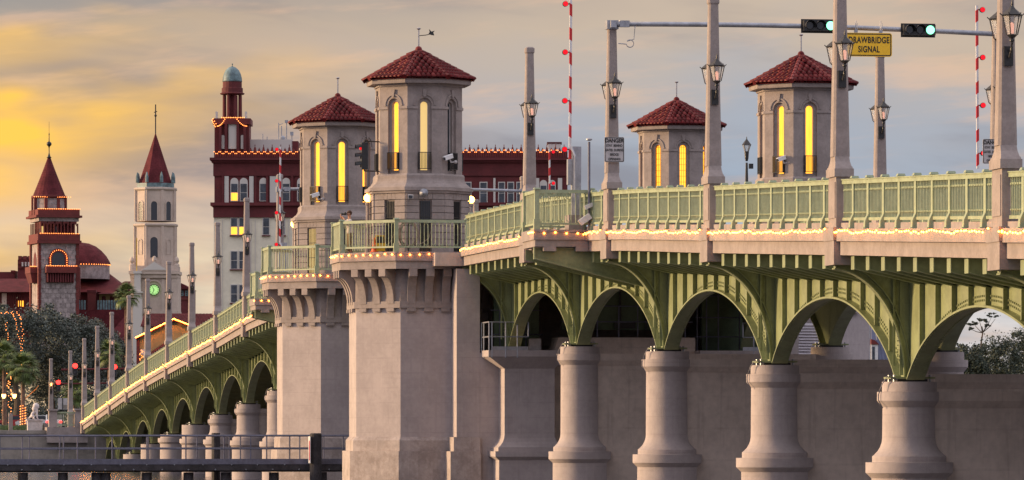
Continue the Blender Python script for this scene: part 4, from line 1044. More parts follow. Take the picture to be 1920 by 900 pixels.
for xx in (-.42, .46): q.tube([(xx, .03, -hh*.1), (xx, .03, hh+.42)], .02, 5); q.box(xx-.05, xx+.05, .0, .10, hh+.0, hh+.10); q.tube([(xx+.06, .05, hh-.05), (xx+.06, .05, hh+.34)], .014, 5)
q.build('hanger', 'galv', T, local=True)
def danger(x, y, zc, label):
    T = thing('danger_sign', label, 'sign', (x, y, zc), group='danger signs fixed to lamp pillars'); w, h = .345, .43
    MB().xz(rrect(-w, w, -h, h, .05), 0, .02).build('sign_panel', 'signwhite', T, local=True)
    q = MB(); O = rrect(-w+.015, w-.015, -h+.015, h-.015, .045); I = rrect(-w+.035, w-.035, -h+.035, h-.035, .03); n = len(O)
    q.v = [(x_,-.004,z) for x_,z in O]+[(x_,-.004,z) for x_,z in I]; q.f = [(i,(i+1)%n,n+(i+1)%n,n+i) for i in range(n)]; q.build('sign_border', 'black', T, local=True)
    text_mesh('DANGER', .185, 'black', T, (0,-.006,.305), (R(90),0,0), bold=.006, sx=.86)
    for i, s_ in enumerate(('STAY  BEHIND', 'GATES  DURING', 'BRIDGE', 'OPENINGS')): text_mesh(s_, .115, 'black', T, (0,-.006,.135-.155*i), (R(90),0,0), bold=.002, sx=.76)
    return T
danger(XP+.03, 162.17, zat(280.5, XP, 162.2), 'white DANGER sign on the pillar under the near end of the signal arm')
danger(XP+WID-.25, 162.17, zat(284, XP+WID, 162.2), 'white DANGER sign half hidden behind the rightmost lamp pillar')

# vertical signal for boats, hung from the big tower
T = thing('boat_signal', 'black three-light vertical signal on arms left of the central tower, top light red', 'traffic light', (xat(683, YA-.8), YA-.8, zat(295, 27, YA)))
MB().box(-.13, .13, -.2, .2, -.56, .56).build('housing', 'iron', T, local=True)
for i, z in enumerate((.36, 0, -.36)):
    q = MB()
    for sy in (0,):
        up = [(.16*math.cos(R(a)), z+.16*math.sin(R(a))) for a in range(0, 181, 20)]
    for j in range(len(up)-1): q.add([(-.13, up[j][0], up[j][1]), (-.13, up[j+1][0], up[j+1][1]), (-.38, up[j+1][0]*.95, up[j+1][1]*1.0-.03), (-.38, up[j][0]*.95, up[j][1]-.03)], [(0,1,2,3)])
    q.build('visor', 'iron', T, local=True)
    n = 12; MB().hull2([(-.13, .12*math.cos(2*math.pi*j/n), z+.12*math.sin(2*math.pi*j/n)) for j in range(n)], [(-.19, .10*math.cos(2*math.pi*j/n), z+.10*math.sin(2*math.pi*j/n)) for j in range(n)]).build('lens', 'redlens' if i == 0 else 'darkglass', T, local=True)
q = MB()
for z in (.62, -.62): q.tube([(0, 0, z), (.75, .3, z)], .03, 6)
q.tube([(0, 0, .62), (0, 0, -.62)], .03, 6); q.build('bracket', 'iron', T, local=True)

# ================================================================== things on the platforms
def globe_lamp(x, y, zb, ztop, label):
    T = thing('platform_lamp', label, 'lamp', (x, y, zb), group='amber lamps on short posts by the towers')
    MB().lathe(x, y, [(.13, zb), (.13, zb+.3), (.10, zb+.34), (.09, ztop-.32), (.12, ztop-.26), (.12, ztop-.16)], 10).build('lamp_post', 'stone', T)
    MB().lathe(x, y, [(.05, ztop-.16), (.09, ztop-.10), (.04, ztop-.05)], 10).build('lamp_fitter', 'iron', T)
    MB().ball((x, y, ztop+.02), .18, 12, 8).build('lamp_globe', 'globe', T, smooth=True)
    return T
globe_lamp(xat(690, 200.6), 200.6, ZP, zat(372, 26.2, 200.6), 'bright amber globe lamp on a post left of the central tower base')
globe_lamp(xat(552, 231.8), 231.8, ZP, zat(421, 26.6, 231.8), 'bright amber globe lamp on a post left of the farther tower base')
globe_lamp(xat(883, 225.6), 225.6, ZP-.1, zat(375, 33.5, 225.6), 'bright amber globe lamp on a stub post right of the central tower base')

def camera_unit(x, y, z, label, rz=0.0, s=1.0):
    T = thing('security_camera', label, 'security camera', (x, y, z), rz)
    q = MB().box(-.20*s, .14*s, -.07*s, .07*s, .04*s, .18*s); q.hull2([(-.24*s,-.08*s,.17*s),(.15*s,-.08*s,.17*s),(.15*s,.08*s,.17*s),(-.24*s,.08*s,.17*s)], [(-.24*s,-.06*s,.21*s),(.15*s,-.06*s,.21*s),(.15*s,.06*s,.21*s),(-.24*s,.06*s,.21*s)])
    q.build('camera_body', 'white', T, local=True)
    MB().tube([(0,0,.05*s), (.02*s,0,-.10*s), (.22*s,.02,-.14*s)], .03*s, 6).ball((.22*s,.02,-.14*s), .07*s, 8, 5).build('camera_bracket', 'signwhite', T, local=True)
    q = MB(); q.lathe(0, 0, [(.05*s, 0), (.05*s, .03*s)], 10); o = q.build('camera_lens', 'darkglass', T, local=True); o.rotation_euler = (0, R(-90), 0); o.location = (-.20*s, 0, .11*s)
    T.rotation_euler = (R(0), R(-18), rz)
    return T
camera_unit(xat(842, YA-1.5), YA-1.75, zat(300, 29.3, YA-1.7), 'white security camera on the right face of the central tower', R(20), 1.1)
camera_unit(xat(594, YB-1.5), YB-1.6, zat(370, 27.4, YB-1.6), 'white security camera at the foot of the farther left tower', R(0), 1.1)
camera_unit(xat(1467, YA-1.4), YA-1.55, zat(302, 43.5, YA-1.5), 'white security camera on the large right tower', R(10), 1.0)
T = thing('loudspeaker', 'grey horn loudspeaker above the barred door of the central tower', 'loudspeaker', (xat(794, YA-2.2), YA-2.2, zat(362, 28.6, YA-2.2)))
o = MB().lathe(0, 0, [(.05, .14), (.07, .06), (.17, -.10), (.185, -.12)], 14).build('horn', 'galv', T, local=True, smooth=True); o.rotation_euler = (R(-90), 0, 0)
MB().tube([(0, .0, 0), (0, .25, .0)], .03, 6).build('bracket', 'iron', T, local=True)
T = thing('floodlight', 'small white floodlight left of the loudspeaker on the central tower', 'floodlight', (xat(769, YA-2.15), YA-2.15, zat(368, 28, YA-2.15)))
MB().hull2([(-.11,-.12,-.12),(.11,-.12,-.12),(.11,-.16,.06),(-.11,-.16,.06)], [(-.08,.06,-.06),(.08,.06,-.06),(.08,.06,.08),(-.08,.06,.08)]).build('lamp_housing', 'white', T, local=True)
MB().box(-.085, .085, -.165, -.13, -.10, .03).build('lamp_glass', 'darkglass', T, local=True)

# camera pole with equipment boxes at the right end of the gate platform
xp = vx(0, -.02)-.12; yp = GA0-.05
T = thing('camera_pole', 'thin grey pole with white boxes beside the danger sign pillar', 'pole', (xp, yp, gz1))
MB().tube([(xp, yp, gz1-.2), (xp, yp, zat(266, xp, yp))], .045, 8).build('pole', 'galv_dk', T)
q = MB(); zt = zat(264, xp, yp); q.lathe(xp, yp, [(.05, zt), (.11, zt+.03), (.11, zt+.07), (.03, zt+.1)], 8); q.build('pole_top', 'galv', T)
for (px_, py_, s, a_) in ((1104, 387, .55, 25), (1097, 412, .85, 35)):
    xx = xat(px_, yp-.1); zz = zat(py_, xx, yp)
    c = MB().box(-.26*s, .26*s, -.13, .13, -.11*s, .13*s).build('camera_box', 'white', T, local=True); c.location = (xx-xp, -.1, zz-gz1); c.rotation_euler = (0, R(-a_), 0)
    MB().tube([(xx-xp, -.05, zz-gz1), (-.02, 0, zz-gz1-.05)], .03, 6).build('box_bracket', 'galv', T, local=True)

# coiled hose, cone and floor machine behind the platform rail
T = thing('hose', 'coiled grey hose hanging against the central tower base', 'hose', (xat(766, 197.35), 197.35, ZP+.75))
q = MB()
for k_ in range(4):
    n = 22; a0 = .05*k_; q.tube([((.33+a0*.6)*math.cos(2*math.pi*i/n)+random.uniform(-.01,.01), -.03+.03*k_, (.46+a0*.8)*math.sin(2*math.pi*i/n)) for i in range(n+1)], .018, 5)
q.tube([(-.3,-.05,.3), (-.55,0,.1), (-.75,.05,-.3), (-.95,.1,-.6)], .018, 5); q.tube([(.3,-.05,-.45), (.6,0,-.35), (.85,0,-.15), (1.0,.1,.35)], .018, 5)
q.build('hose_coil', 'hose', T, local=True)
MB().tube([(0, .05, -.75), (0, .05, .55)], .03, 6).build('hose_hook', 'iron', T, local=True)
T = thing('traffic_cone', 'orange traffic cone beside the yellow machine on the near platform', 'traffic cone', (xat(702, 197.6), 197.6, ZP))
MB().lathe(0, 0, [(.14, .03), (.02, .62)], 12).build('cone_body', 'orange', T, local=True); MB().box(-.17, .17, -.17, .17, 0, .03).build('cone_base', 'orange', T, local=True)
T = thing('mop_bucket', 'yellow bucket machine with black top on the near platform', 'bucket', (xat(713, 197.6), 197.6, ZP))
MB().frust(0, 0, .05, .17, .14, .38, .21, .18).build('bucket', 'yel2', T, local=True); MB().box(-.13, .13, -.12, .1, .381, .66).build('wringer', 'iron', T, local=True)
q = MB(); q.box(-.19, .19, .10, .16, .38, .72); q.build('bucket_back', 'yel2', T, local=True)
q = MB()
for a in (-.13, .13):
    for b_ in (-.1, .1): q.ball((a, b_, .03), .03, 6, 4)
q.build('casters', 'iron', T, local=True, kind='stuff')

# ------------------------------------------------------------------ the photographer
def skin_mesh(name, chain, m, parent, sub=2):
    """chain: list of (points, radii) polylines sharing vertices by equal coordinates"""
    vs, rs, es, idx = [], [], [], {}
    for pts, rad in chain:
        prev = None
        for p, r_ in zip(pts, rad):
            key = tuple(round(c, 4) for c in p)
            if key not in idx: idx[key] = len(vs); vs.append(p); rs.append(r_)
            i = idx[key]
            if prev is not None and prev != i: es.append((prev, i))
            prev = i
    me = bpy.data.meshes.new(name); me.from_pydata(vs, es, []); ob = bpy.data.objects.new(name, me); COL.objects.link(ob)
    sk = ob.modifiers.new('skin', 'SKIN'); sk.use_smooth_shade = True; sk.branch_smoothing = .6
    for i, r_ in enumerate(rs):
        v_ = me.skin_vertices[0].data[i]; v_.radius = (r_, r_) if not isinstance(r_, tuple) else r_; v_.use_root = (i == 0)
    sb = ob.modifiers.new('sub', 'SUBSURF'); sb.levels = sub; sb.render_levels = sub
    bpy.context.view_layer.update(); dg = bpy.context.evaluated_depsgraph_get(); m2 = bpy.data.meshes.new_from_object(ob.evaluated_get(dg))
    ob.modifiers.clear(); ob.data = m2; m2.materials.clear(); m2.materials.append(M[m]); m2.polygons.foreach_set('use_smooth', [True]*len(m2.polygons)); ob.parent = parent
    return ob
def person(x, y, z, rz):
    T = thing('person', 'person in a cream shirt and khaki trousers photographing to the left behind the railing', 'person', (x, y, z), rz)
    # faces -X; holds a camera to the eye
    hip, ch, nk = (0, 0, .95), (0, 0, 1.32), (-.02, 0, 1.50); hd = (-.05, 0, 1.66)
    def arm(s):
        sh = (-.01, s*.19, 1.40); el = (-.20, s*.27, 1.22); wr = (-.34, s*.08, 1.52)
        return sh, el, wr
    chain = [([hip, (0, 0, 1.12), ch, nk, (-.03, 0, 1.58), hd, (-.06, 0, 1.74)], [(.13,.16), (.12,.15), (.13,.18), .06, .065, .10, .075])]
    for s in (-1, 1):
        sh, el, wr = arm(s)
        chain.append(([ch, sh, el, wr, (-.38, s*.065, 1.56)], [(.13,.18), .065, .045, .032, .034]))
        chain.append(([hip, (0, s*.10, .88), (-.01, s*.11, .50), (.01, s*.12, .10), (.01, s*.12, .05), (-.14, s*.13, .04)], [(.13,.16), .095, .062, .045, .045, .035]))
    body = skin_mesh('body', chain, 'skin', T)
    for s in (-1, 1):
        base = Vector((-.385, s*.065, 1.57))
        for f_ in range(5):
            a = -.5+.25*f_; d_ = Vector((-.5, -s*.55, .5-.28*f_)).normalized() if f_ < 4 else Vector((.1, -s*.6, -.5)).normalized()
            st = base+Vector((-.01, 0, .03-.018*f_))
            L = (.07, .08, .075, .06, .055)[f_]
            MB().tube([st, st+d_*L*.45, st+d_*L*.75+Vector((.012, -s*.006, 0)), st+d_*L+Vector((.025, -s*.01, 0))], .0085, 6, .006).build('finger', 'skin', body, local=True, smooth=True)
    q = MB(); q.tube([(-.145, 0, 1.66), (-.175, 0, 1.635), (-.15, 0, 1.625)], .014, 6); q.build('nose', 'skin', body, local=True)
    for s in (-1, 1): MB().ball((-.135, s*.035, 1.675), .012, 6, 4).build('eye', 'black', body, local=True); MB().ball((-.04, s*.10, 1.66), .028, 6, 4).build('ear', 'skin', body, local=True)
    MB().tube([(-.15, -.025, 1.60), (-.155, 0, 1.597), (-.15, .025, 1.60)], .006, 4).build('mouth', 'maroon_lt', body, local=True)
    hr = MB().ball((-.03, 0, 1.70), .112, 12, 8); hr.v = [(a_, b_, c_ if c_ > 1.665 or a_ > -.02 else 1.70) for a_, b_, c_ in hr.v]; hr.v = [(a_+.012, b_*.98, c_) for a_, b_, c_ in hr.v]; hr.build('hair', 'hair', T, local=True, smooth=True)
    sc = [([(0,0,.80), (0,0,.92), (0, 0, 1.12), ch, (-.015, 0, 1.47)], [(.19,.21), (.185,.20), (.175,.20), (.18,.22), .095])]
    for s in (-1, 1):
        sh, el, wr = arm(s); mid = tuple(e*.45+w*.55 for e, w in zip(el, wr)); sc.append(([ch, sh, el, mid], [(.18,.22), .095, .075, .055]))
    skin_mesh('shirt', sc, 'shirt', T)
    tc_ = [([(0, 0, .98), (0,0,.90)], [(.14,.165), (.145,.17)])]
    for s in (-1, 1): tc_.append(([(0,0,.90), (0, s*.10, .82), (-.01, s*.11, .50), (.0, s*.12, .10)], [(.145,.17), .115, .085, .072]))
    skin_mesh('trousers', tc_, 'trousers', T)
    for s in (-1, 1): MB().hull2([(-.20,s*.12-.045,0),(.08,s*.12-.045,0),(.08,s*.12+.045,0),(-.20,s*.12+.045,0)], [(-.16,s*.12-.035,.07),(.06,s*.12-.04,.10),(.06,s*.12+.04,.10),(-.16,s*.12+.035,.07)]).build('shoe', 'iron', T, local=True)
    C = thing('camera', 'black camera with long lens held up by the person behind the railing', 'camera', (x, y, z), rz)
    MB().box(-.24, -.17, -.075, .075, 1.60, 1.70).box(-.23, -.18, -.03, .03, 1.70, 1.735).build('camera_body', 'iron', C, local=True)
    o = MB().lathe(0, 0, [(.038, 0), (.042, .08), (.045, .09), (.048, .15)], 12).build('camera_lens', 'iron', C, local=True); o.rotation_euler = (0, R(-90), 0); o.location = (-.24, 0, 1.65)
    return T
person(xat(656, 199.2), 199.2, ZP+.002, R(12))

# black park lantern seen between the right-hand towers
T = thing('street_lantern', 'black street lantern on a dark pole between the two right-hand towers', 'street lamp', (xat(1400, 252), 252, zf(252)))
MB().lathe(0, 0, [(.10, 0), (.085, zat(335, 44, 252)-zf(252)), (.06, zat(302, 44, 252)-zf(252))], 10).build('pole', 'iron', T, local=True)
zl = zat(280, 44, 252)-zf(252); zt0 = zat(253, 44, 252)-zf(252)
MB().lathe(0, 0, [(.12, zl-.02), (.25, zl+.32)], 8).build('glass', 'lglass', T, local=True)
q = MB(); q.lathe(0, 0, [(.06, zl-.55), (.10, zl-.4), (.13, zl-.02)], 8); q.lathe(0, 0, [(.27, zl+.32), (.12, zl+.52), (.10, zl+.54), (.03, zl+.64), (.015, zt0)], 8)
for i in range(4): a = R(45+90*i); q.tube([(.12*math.cos(a), .12*math.sin(a), zl-.02), (.25*math.cos(a), .25*math.sin(a), zl+.32)], .02, 4)
q.build('lantern_frame', 'iron', T, local=True); q = MB().box(.12, .34, -.12, .06, zl-.95, zl-.68); q.build('speaker_box', 'iron', T, local=True)

# ================================================================== timber and steel fender walkway
yF = 219.0; ff = lambda px: xat(px, yF)
xl, xr = ff(-120), ff(665); zr = zat(817, 25, yF)
T = thing('fender_walkway', 'dark steel and timber walkway with railings at lower left, running to the central pier', 'walkway', (xr, yF, 0))
zd = zat(862, 25, yF)
x = xl; i = 0
while x < xr:
    x2_ = min(x+.60, xr); MB().box(x+.012, x2_-.012, yF-.7, yF+.9, zd-.10+random.uniform(-.008,.008), zd).build('deck_plank', 'galv_dk', T); x = x2_; i += 1
MB().box(xl, xr, yF-.82, yF-.70, zd-.20, zd+.05).build('deck_edge', 'galv_dk', T)
MB().box(xl, xr, yF-.80, yF-.6, zd-.48, zd-.203).build('front_waler', 'wood', T); MB().box(xl, xr, yF+.7, yF+.9, zd-.56, zd-.125).build('rear_waler', 'wood', T)
for nm, yy, zz in (('top_rail', yF-.66, zr), ('middle_rail', yF-.66, zr-.60), ('top_rail', yF+.86, zr+.01), ('middle_rail', yF+.86, zr-.56)):
    MB().tube([(xl, yy, zz), (xr, yy, zz)], .045 if nm == 'top_rail' else .03, 6).build(nm, 'galv_dk', T)
for px_ in (-60, -28, 40, 110, 208, 273, 346, 417, 448, 497, 540, 600, 640): X_ = ff(px_); MB().tube([(X_, yF-.66, zd-.45), (X_, yF-.66, zr)], .036, 6).build('rail_post', 'galv_dk', T)
for px_ in (-80, 0, 55, 119, 145, 179, 278, 369, 430, 470, 562, 607): X_ = xat(px_, yF+.86); MB().tube([(X_, yF+.86, zd), (X_, yF+.86, zr)], .033, 6).build('rail_post', 'galv_dk', T)
for px_ in (-95, -20, 40, 115, 178, 195, 272, 350, 420, 510, 600): X_ = ff(px_+2); MB().lathe(X_, yF-.35, [(.24, -1), (.23, zd-.57)], 12).build('pile', 'wood', T, smooth=True)
for z_ in (zd-.98, zd-1.28): MB().box(xl, xr, yF-.62, yF-.45, z_-.05, z_+.03).build('lower_waler', 'quay', T)
q = MB()
for k_ in range(30): X_ = ff(-90+26*k_); q.lathe(X_, 0, [(.035, 0), (.035, .05)], 6) if False else q.octa((X_+random.uniform(-.1,.1), yF-.81, zd-.22-.22*(k_%2)), .045)
q.build('bolts', 'galv', T, kind='stuff')
X_ = ff(584.5); T = thing('dolphin_pile', 'thick black pile with a red and white board standing in front of the walkway', 'pile', (X_, yF-1.5, 0))
MB().lathe(X_, yF-1.5, [(.27, -1), (.27, zat(814, X_, yF)), (.22, zat(812, X_, yF))], 16).build('pile', 'wood', T, smooth=False)
MB().box(X_-.31, X_-.272, yF-1.9, yF-1.3, zat(868, X_, yF), zat(818, X_, yF)).build('marker_board', 'white', T); MB().box(X_-.315, X_-.311, yF-1.88, yF-1.6, zat(862, X_, yF), zat(826, X_, yF)).build('marker_stripe', 'red', T)
X_ = ff(410); T = thing('dolphin_pile', 'slim black pile behind the walkway rail, left of the thick one', 'pile', (X_, yF+1.3, 0))
MB().lathe(X_, yF+1.3, [(.20, -1), (.20, zat(812, X_, yF))], 12).build('pile', 'wood', T)

# ================================================================== shore, quay and ramp end
YQ = 424.0
zg = ZC-.62
W_ = MB(); W_.v = [(-9000, -600, 0), (9000, -600, 0), (9000, 9000, 0), (-9000, 9000, 0)]; W_.f = [(0,1,2,3)]; struct(W_.build('water', 'water'))
q = MB(); xsh = XP+WID+30
q.box(-4000, 9000, YQ+.5, 14000, -2, zg-.02); struct(q.build('ground', 'ground'))
T = thing('quay_wall', 'low pale coquina quay wall along the shore at lower left', 'quay wall', (0, YQ, 0))
MB().box(-300, 400, YQ-.2, YQ+.49, -1.5, zg-.30).build('wall_face', 'quay', T); MB().box(-300, 400, YQ-.35, YQ+.7, zg-.295, zg+.02).build('wall_cap', 'quay', T)
MB().box(-300, 400, YQ-.5, YQ-.21, -1.5, .8).build('wall_footing', 'quay', T)
r_ = MB().ruled(seq(414, 560, 20), XP+2, XP+WID-2, lambda y: zf(y)+.1 if y < 424 else zg+.02+max(0, (440-y)/16)*.6, lambda y: zf(y)-.4 if y < 424 else zg-.3)
struct(r_.build('road', 'asphalt'))
struct(MB().box(-300, 400, 562, 576, zg-.3, zg+.015).build('shore_road', 'asphalt'))
T = thing('abutment_block', 'stepped grey concrete parapet block at the foot of the left ramp', 'parapet', (xat(135, 425), 425, zg))
def cb(a, b_, y0_, y1_, yy, d_, nm='parapet_wall', m='stone', par=None): return MB().box(xat(a, yy), xat(b_, yy), yy, yy+d_, zat(y1_, xat(a, yy), yy), zat(y0_, xat(a, yy), yy)).build(nm, m, par if par else T)
cb(88, 165, 801, 830, 423.2, 3, 'plinth'); cb(92, 107, 768, 800.5, 424, 1.2, 'end_pier'); cb(141, 152, 768, 800.5, 424, 1.2, 'end_pier'); cb(90, 109, 767, 770, 423.8, 1.6, 'pier_cap'); cb(139, 154, 766, 769, 423.8, 1.6, 'pier_cap')
cb(107.5, 140.5, 772, 775, 424.4, .2, 'top_rail', 'rail'); cb(107.5, 140.5, 796, 798, 424.4, .2, 'bottom_rail', 'rail')
q = MB()
for k_ in range(16): a = 108+2*k_; q.box(xat(a, 424.4), xat(a, 424.4)+.03, 424.42, 424.5, zat(796, 30, 424.4), zat(774, 30, 424.4))
q.build('balusters', 'rail', T, kind='stuff')
cb(152.5, 166, 790, 812, 422.5, 1.5, 'ramp_end_wall')
T = thing('parapet_wall', 'low pale concrete wall left of the lion along the quay', 'parapet', (xat(20, 430), 430, zg)); cb(-60, 47, 808, 812, 429, 1, 'wall'); cb(17, 24, 775, 808, 429, 1, 'wall_post'); cb(-20, -12, 775, 808, 429, 1, 'wall_post')

# marble lion, sitting, seen from its side
yL = 427.0; xL = xat(63, yL)
T = thing('lion_pedestal', 'pale marble pedestal under the seated lion', 'pedestal', (xL, yL, zg))
zt = zat(786, xL, yL)
MB().box(xL-.55, xL+.75, yL-.5, yL+.5, zat(812, xL, yL), zt-.12).build('pedestal_block', 'lion', T); MB().box(xL-.65, xL+.85, yL-.6, yL+.6, zt-.119, zt).build('pedestal_cap', 'lion', T)
MB().box(xL+.86, xL+1.4, yL-.3, yL+.5, zat(812, xL, yL), zt-.35).build('side_wing', 'stone', T)
L_ = thing('lion_statue', 'white marble lion sitting on its pedestal beside the palm trunk', 'statue', (xL, yL, zt))
ch = [([(-.25,0,.28), (-.10,0,.50), (.10,0,.80), (.22,0,1.05), (.28,0,1.30), (.42,0,1.42), (.60,0,1.36)], [(.26,.26), (.27,.27), (.27,.25), (.30,.28), (.30,.27), (.22,.20), .13])]
for s in (-1, 1):
    ch.append(([(.22,0,1.05), (.30,s*.17,.70), (.34,s*.18,.35), (.36,s*.18,.08), (.50,s*.18,.06)], [(.30,.28), .13, .09, .08, .08]))
    ch.append(([(-.25,0,.28), (-.12,s*.25,.34), (.08,s*.28,.30), (-.05,s*.27,.10), (.15,s*.27,.06)], [(.26,.26), .17, .13, .09, .08]))
ch.append(([(-.25,0,.28), (-.48,0,.10), (-.50,.15,.06), (-.35,.35,.05)], [(.26,.26), .06, .04, .05]))
skin_mesh('lion_body', ch, 'lion', L_, 1)
q = MB(); q.ball((.24, 0, 1.33), .34, 10, 7); q.ball((.14, 0, 1.08), .32, 10, 6); q.build('mane', 'lion', L_, local=True, smooth=True)
for s in (-1, 1): MB().ball((.40, s*.15, 1.62), .06, 6, 4).build('ear', 'lion', L_, local=True)
L_.scale = (.86, .86, .86)

# ================================================================== far buildings (own frame: x to the right, y away, z up, sizes from distance)
class Bd:
    def __init__(s, name, label, cat, px, d, rot=0.0):
        s.k = d/F; s.d = d; s.px = px
        lat = (px-960)*s.k; X_ = lat*CA+d*SA; Y_ = d*CA-lat*SA
        s.T = thing(name, label, cat, (X_, Y_, 0), -ALPHA-(px-960)/F*0+rot); s.cr = math.cos(rot)
    def x(s, p): return (p-s.px)*s.k/s.cr
    def z(s, p): return ZC+(794-p)*s.k
    def box(s, nm, m, x0, x1, y0, y1, d0, d1, mb=None, par=None, kind=None):
        q = mb or MB(); q.box(s.x(x0), s.x(x1), d0, d1, s.z(y0), s.z(y1))
        return q if mb else q.build(nm, m, par or s.T, local=True, kind=kind)
    def poly(s, nm, m, pts, d0, d1, par=None, mb=None):
        q = mb or MB(); q.xz([(s.x(a), s.z(b_)) for a, b_ in pts], d0, d1)
        return q if mb else q.build(nm, m, par or s.T, local=True)
    def arch(s, xc, w, ytop, ybot):
        r_ = w/2; return [(xc-r_, ybot), (xc+r_, ybot)] + [(xc+r_*math.cos(R(a)), ytop+r_-r_*math.sin(R(a))) for a in range(0, 181, 20)]
    def lathe(s, nm, m, xc, prof, n=8, yc=0, rot=R(22.5), par=None, smooth=False, mb=None):
        q = mb or MB(); q.lathe(s.x(xc), yc, [(max(.01, r_*s.k), s.z(p)) for r_, p in prof], n, rot)
        return q if mb else q.build(nm, m, par or s.T, local=True, smooth=smooth)
    def lights(s, nm, pts, par=None, r=.9, m='bulb_small', dep=-.3):
        q = MB()
        for a, b_ in pts: q.octa((s.x(a), dep, s.z(b_)), r*s.k)
        return q.build(nm, m, par or s.T, local=True, kind='stuff')
def strlights(B, pts, label, r=1.0, dep=-.3, m='bulb_small'):
    T_ = thing('string_light', label, 'string lights', B.T.location, B.T.rotation_euler.z, group='strings of bulbs on the far buildings')
    q = MB()
    for p in pts: q.octa((B.x(p[0]), (p[2] if len(p) > 2 else dep), B.z(p[1])), r*B.k)
    q.build('bulbs', m, T_, local=True, kind='stuff'); return T_
def ln(a, b_, n, dep=None): return [(a[0]+(b_[0]-a[0])*i/(n-1), a[1]+(b_[1]-a[1])*i/(n-1)) + ((dep,) if dep is not None else ()) for i in range(n)]

# ---- cream and maroon bank building
B = Bd('bank_building', 'tall cream building with maroon top storeys and corner turret behind the left pillars', 'building', 412, 640)
D0, D1 = 0, 16
B.box('wall', 'cream', 401, 1064, 408, 810, D0, D1)
B.box('upper_wall', 'maroon', 402, 1064, 330, 407.5, D0-.02, D1)
B.box('entablature', 'maroon', 400, 1064, 300, 329.7, D0-.25, D1)
B.box('cornice', 'maroon', 394, 1070, 296, 301, D0-1.0, D1+.6); B.box('cornice_lip', 'maroon', 397, 1067, 301.3, 305, D0-.6, D1+.4)
B.box('parapet', 'maroon', 402, 1064, 284, 295.7, D0-.2, D1)
B.box('belt_cornice', 'maroon', 395, 1068, 380, 386, D0-.8, D1+.5); B.box('belt_frieze', 'maroon', 400, 1064, 386.3, 407.7, D0-.3, D1+.1)
q = MB()
for k_ in range(150):
    a = 404+k_*4.4; B.box('', '', a, a+2.2, 285.5, 295, -.32, -.2, mb=q)
q.build('parapet_panels', 'maroon_lt', B.T, local=True, kind='stuff')
def win(B, x0, x1, y0, y1, arched=False, lit=False, dep=-.05, sill='maroon', frame='trimw'):
    f = B.box('window_frame', frame, x0, x1, y0, y1, dep-.08, dep+.3) if not arched else B.poly('window_frame', frame, B.arch((x0+x1)/2, x1-x0, y0, y1), dep-.08, dep+.3)
    yt = y0+(x1-x0)*.55+3 if arched else y0+1.6; ym = (yt+y1)/2
    B.box('upper_pane', 'pane', x0+1.6, x1-1.6, yt, ym-.6, dep-.12, dep-.085, par=f)
    B.box('lower_pane', 'amber' if lit else 'pane', x0+1.6, x1-1.6, ym+.6, y1-1.5, dep-.12, dep-.085, par=f)
    if sill: B.box('sill', sill, x0-1, x1+1, y1, y1+2, dep-.3, dep+.2, par=f)
    return f
for i, (a, lit) in enumerate(((432, 1), (449.5, 0), (486.5, 0), (529, 0), (557, 0), (573, 0))): win(B, a, a+15, 333.5, 377.5, True, lit, sill=None)
for a in (421, 467.5, 506): B.box('pale_pilaster', 'trimw', a, a+8 if a != 506 else a+14, 330.5, 380 if a != 506 else 379.5, -.2, -.03)
for a in (416, 477, 499, 546): B.box('pilaster', 'maroon', a, a+4, 330.2, 379.8, -.35, -.03)
for (a, b_, lit) in ((432, 446, 1), (447.5, 461, 1), (492, 506, 0), (522, 535, 0), (555, 568, 0)):
    win(B, a, b_, 407.8, 441, False, lit); win(B, a, b_, 470, 505, False, False); win(B, a, b_, 533, 568, False, False); win(B, a, b_, 597, 632, False, False)
q = MB()
for a in (416, 470, 478, 540, 600): B.box('', '', a, a+1.2, 412, 800, -.15, -.02, mb=q)
q.build('wall_seams', 'trimw', B.T, local=True, kind='stuff')
for a in (872, 902, 935, 952, 969): win(B, a-3 if a < 910 else a-1, a+12, 341 if a < 999 else 333, 382, False, False, sill=None)
for a in (1012, 1028): win(B, a, a+14, 337.5, 382, True, False, sill=None)
for a in (925, 1003, 1046): B.box('pale_pilaster', 'trimw', a, a+(4 if a == 925 else 8), 334, 383, -.2, -.03)
B.box('roof_house', 'trimw', 467, 546, 259, 284, 3, 12); B.box('roof_room', 'maroon', 545, 557, 262, 284, 3, 9); B.box('roof_chimney', 'trimw', 1028, 1052, 266, 284, 4, 7); B.box('chimney_cap', 'maroon', 1026, 1054, 263, 265.8, 3.9, 7.2)
q = MB()
for (a, y0_) in ((519, 226), (524.5, 232), (534, 221), (544, 243), (489, 247), (497, 252)): q.tube([(B.x(a), 5, B.z(262)), (B.x(a), 5, B.z(y0_))], .07, 5)
q.tube([(B.x(519), 5, B.z(230)), (B.x(527), 5, B.z(227))], .05, 4); B.box('', '', 531, 537, 221, 226, 4.7, 5.2, mb=q); B.box('', '', 541, 547, 243, 250, 4.7, 5.2, mb=q); q.ball((B.x(527), 4.5, B.z(256)), .42, 8, 5)
q.build('antenna', 'galv', B.T, local=True)
q = MB()
for k_ in range(74):
    a = 470+k_*8.05; tall = k_ % 2
    q.frust(B.x(a), .1, B.z(285), .22, .2, B.z(279-3*tall), .10, .1); q.tube([(B.x(a), .1, B.z(280)), (B.x(a), .1, B.z(271 if tall else 277))], .05, 4)
q.build('parapet_spikes', 'maroon_lt', B.T, local=True, kind='stuff')
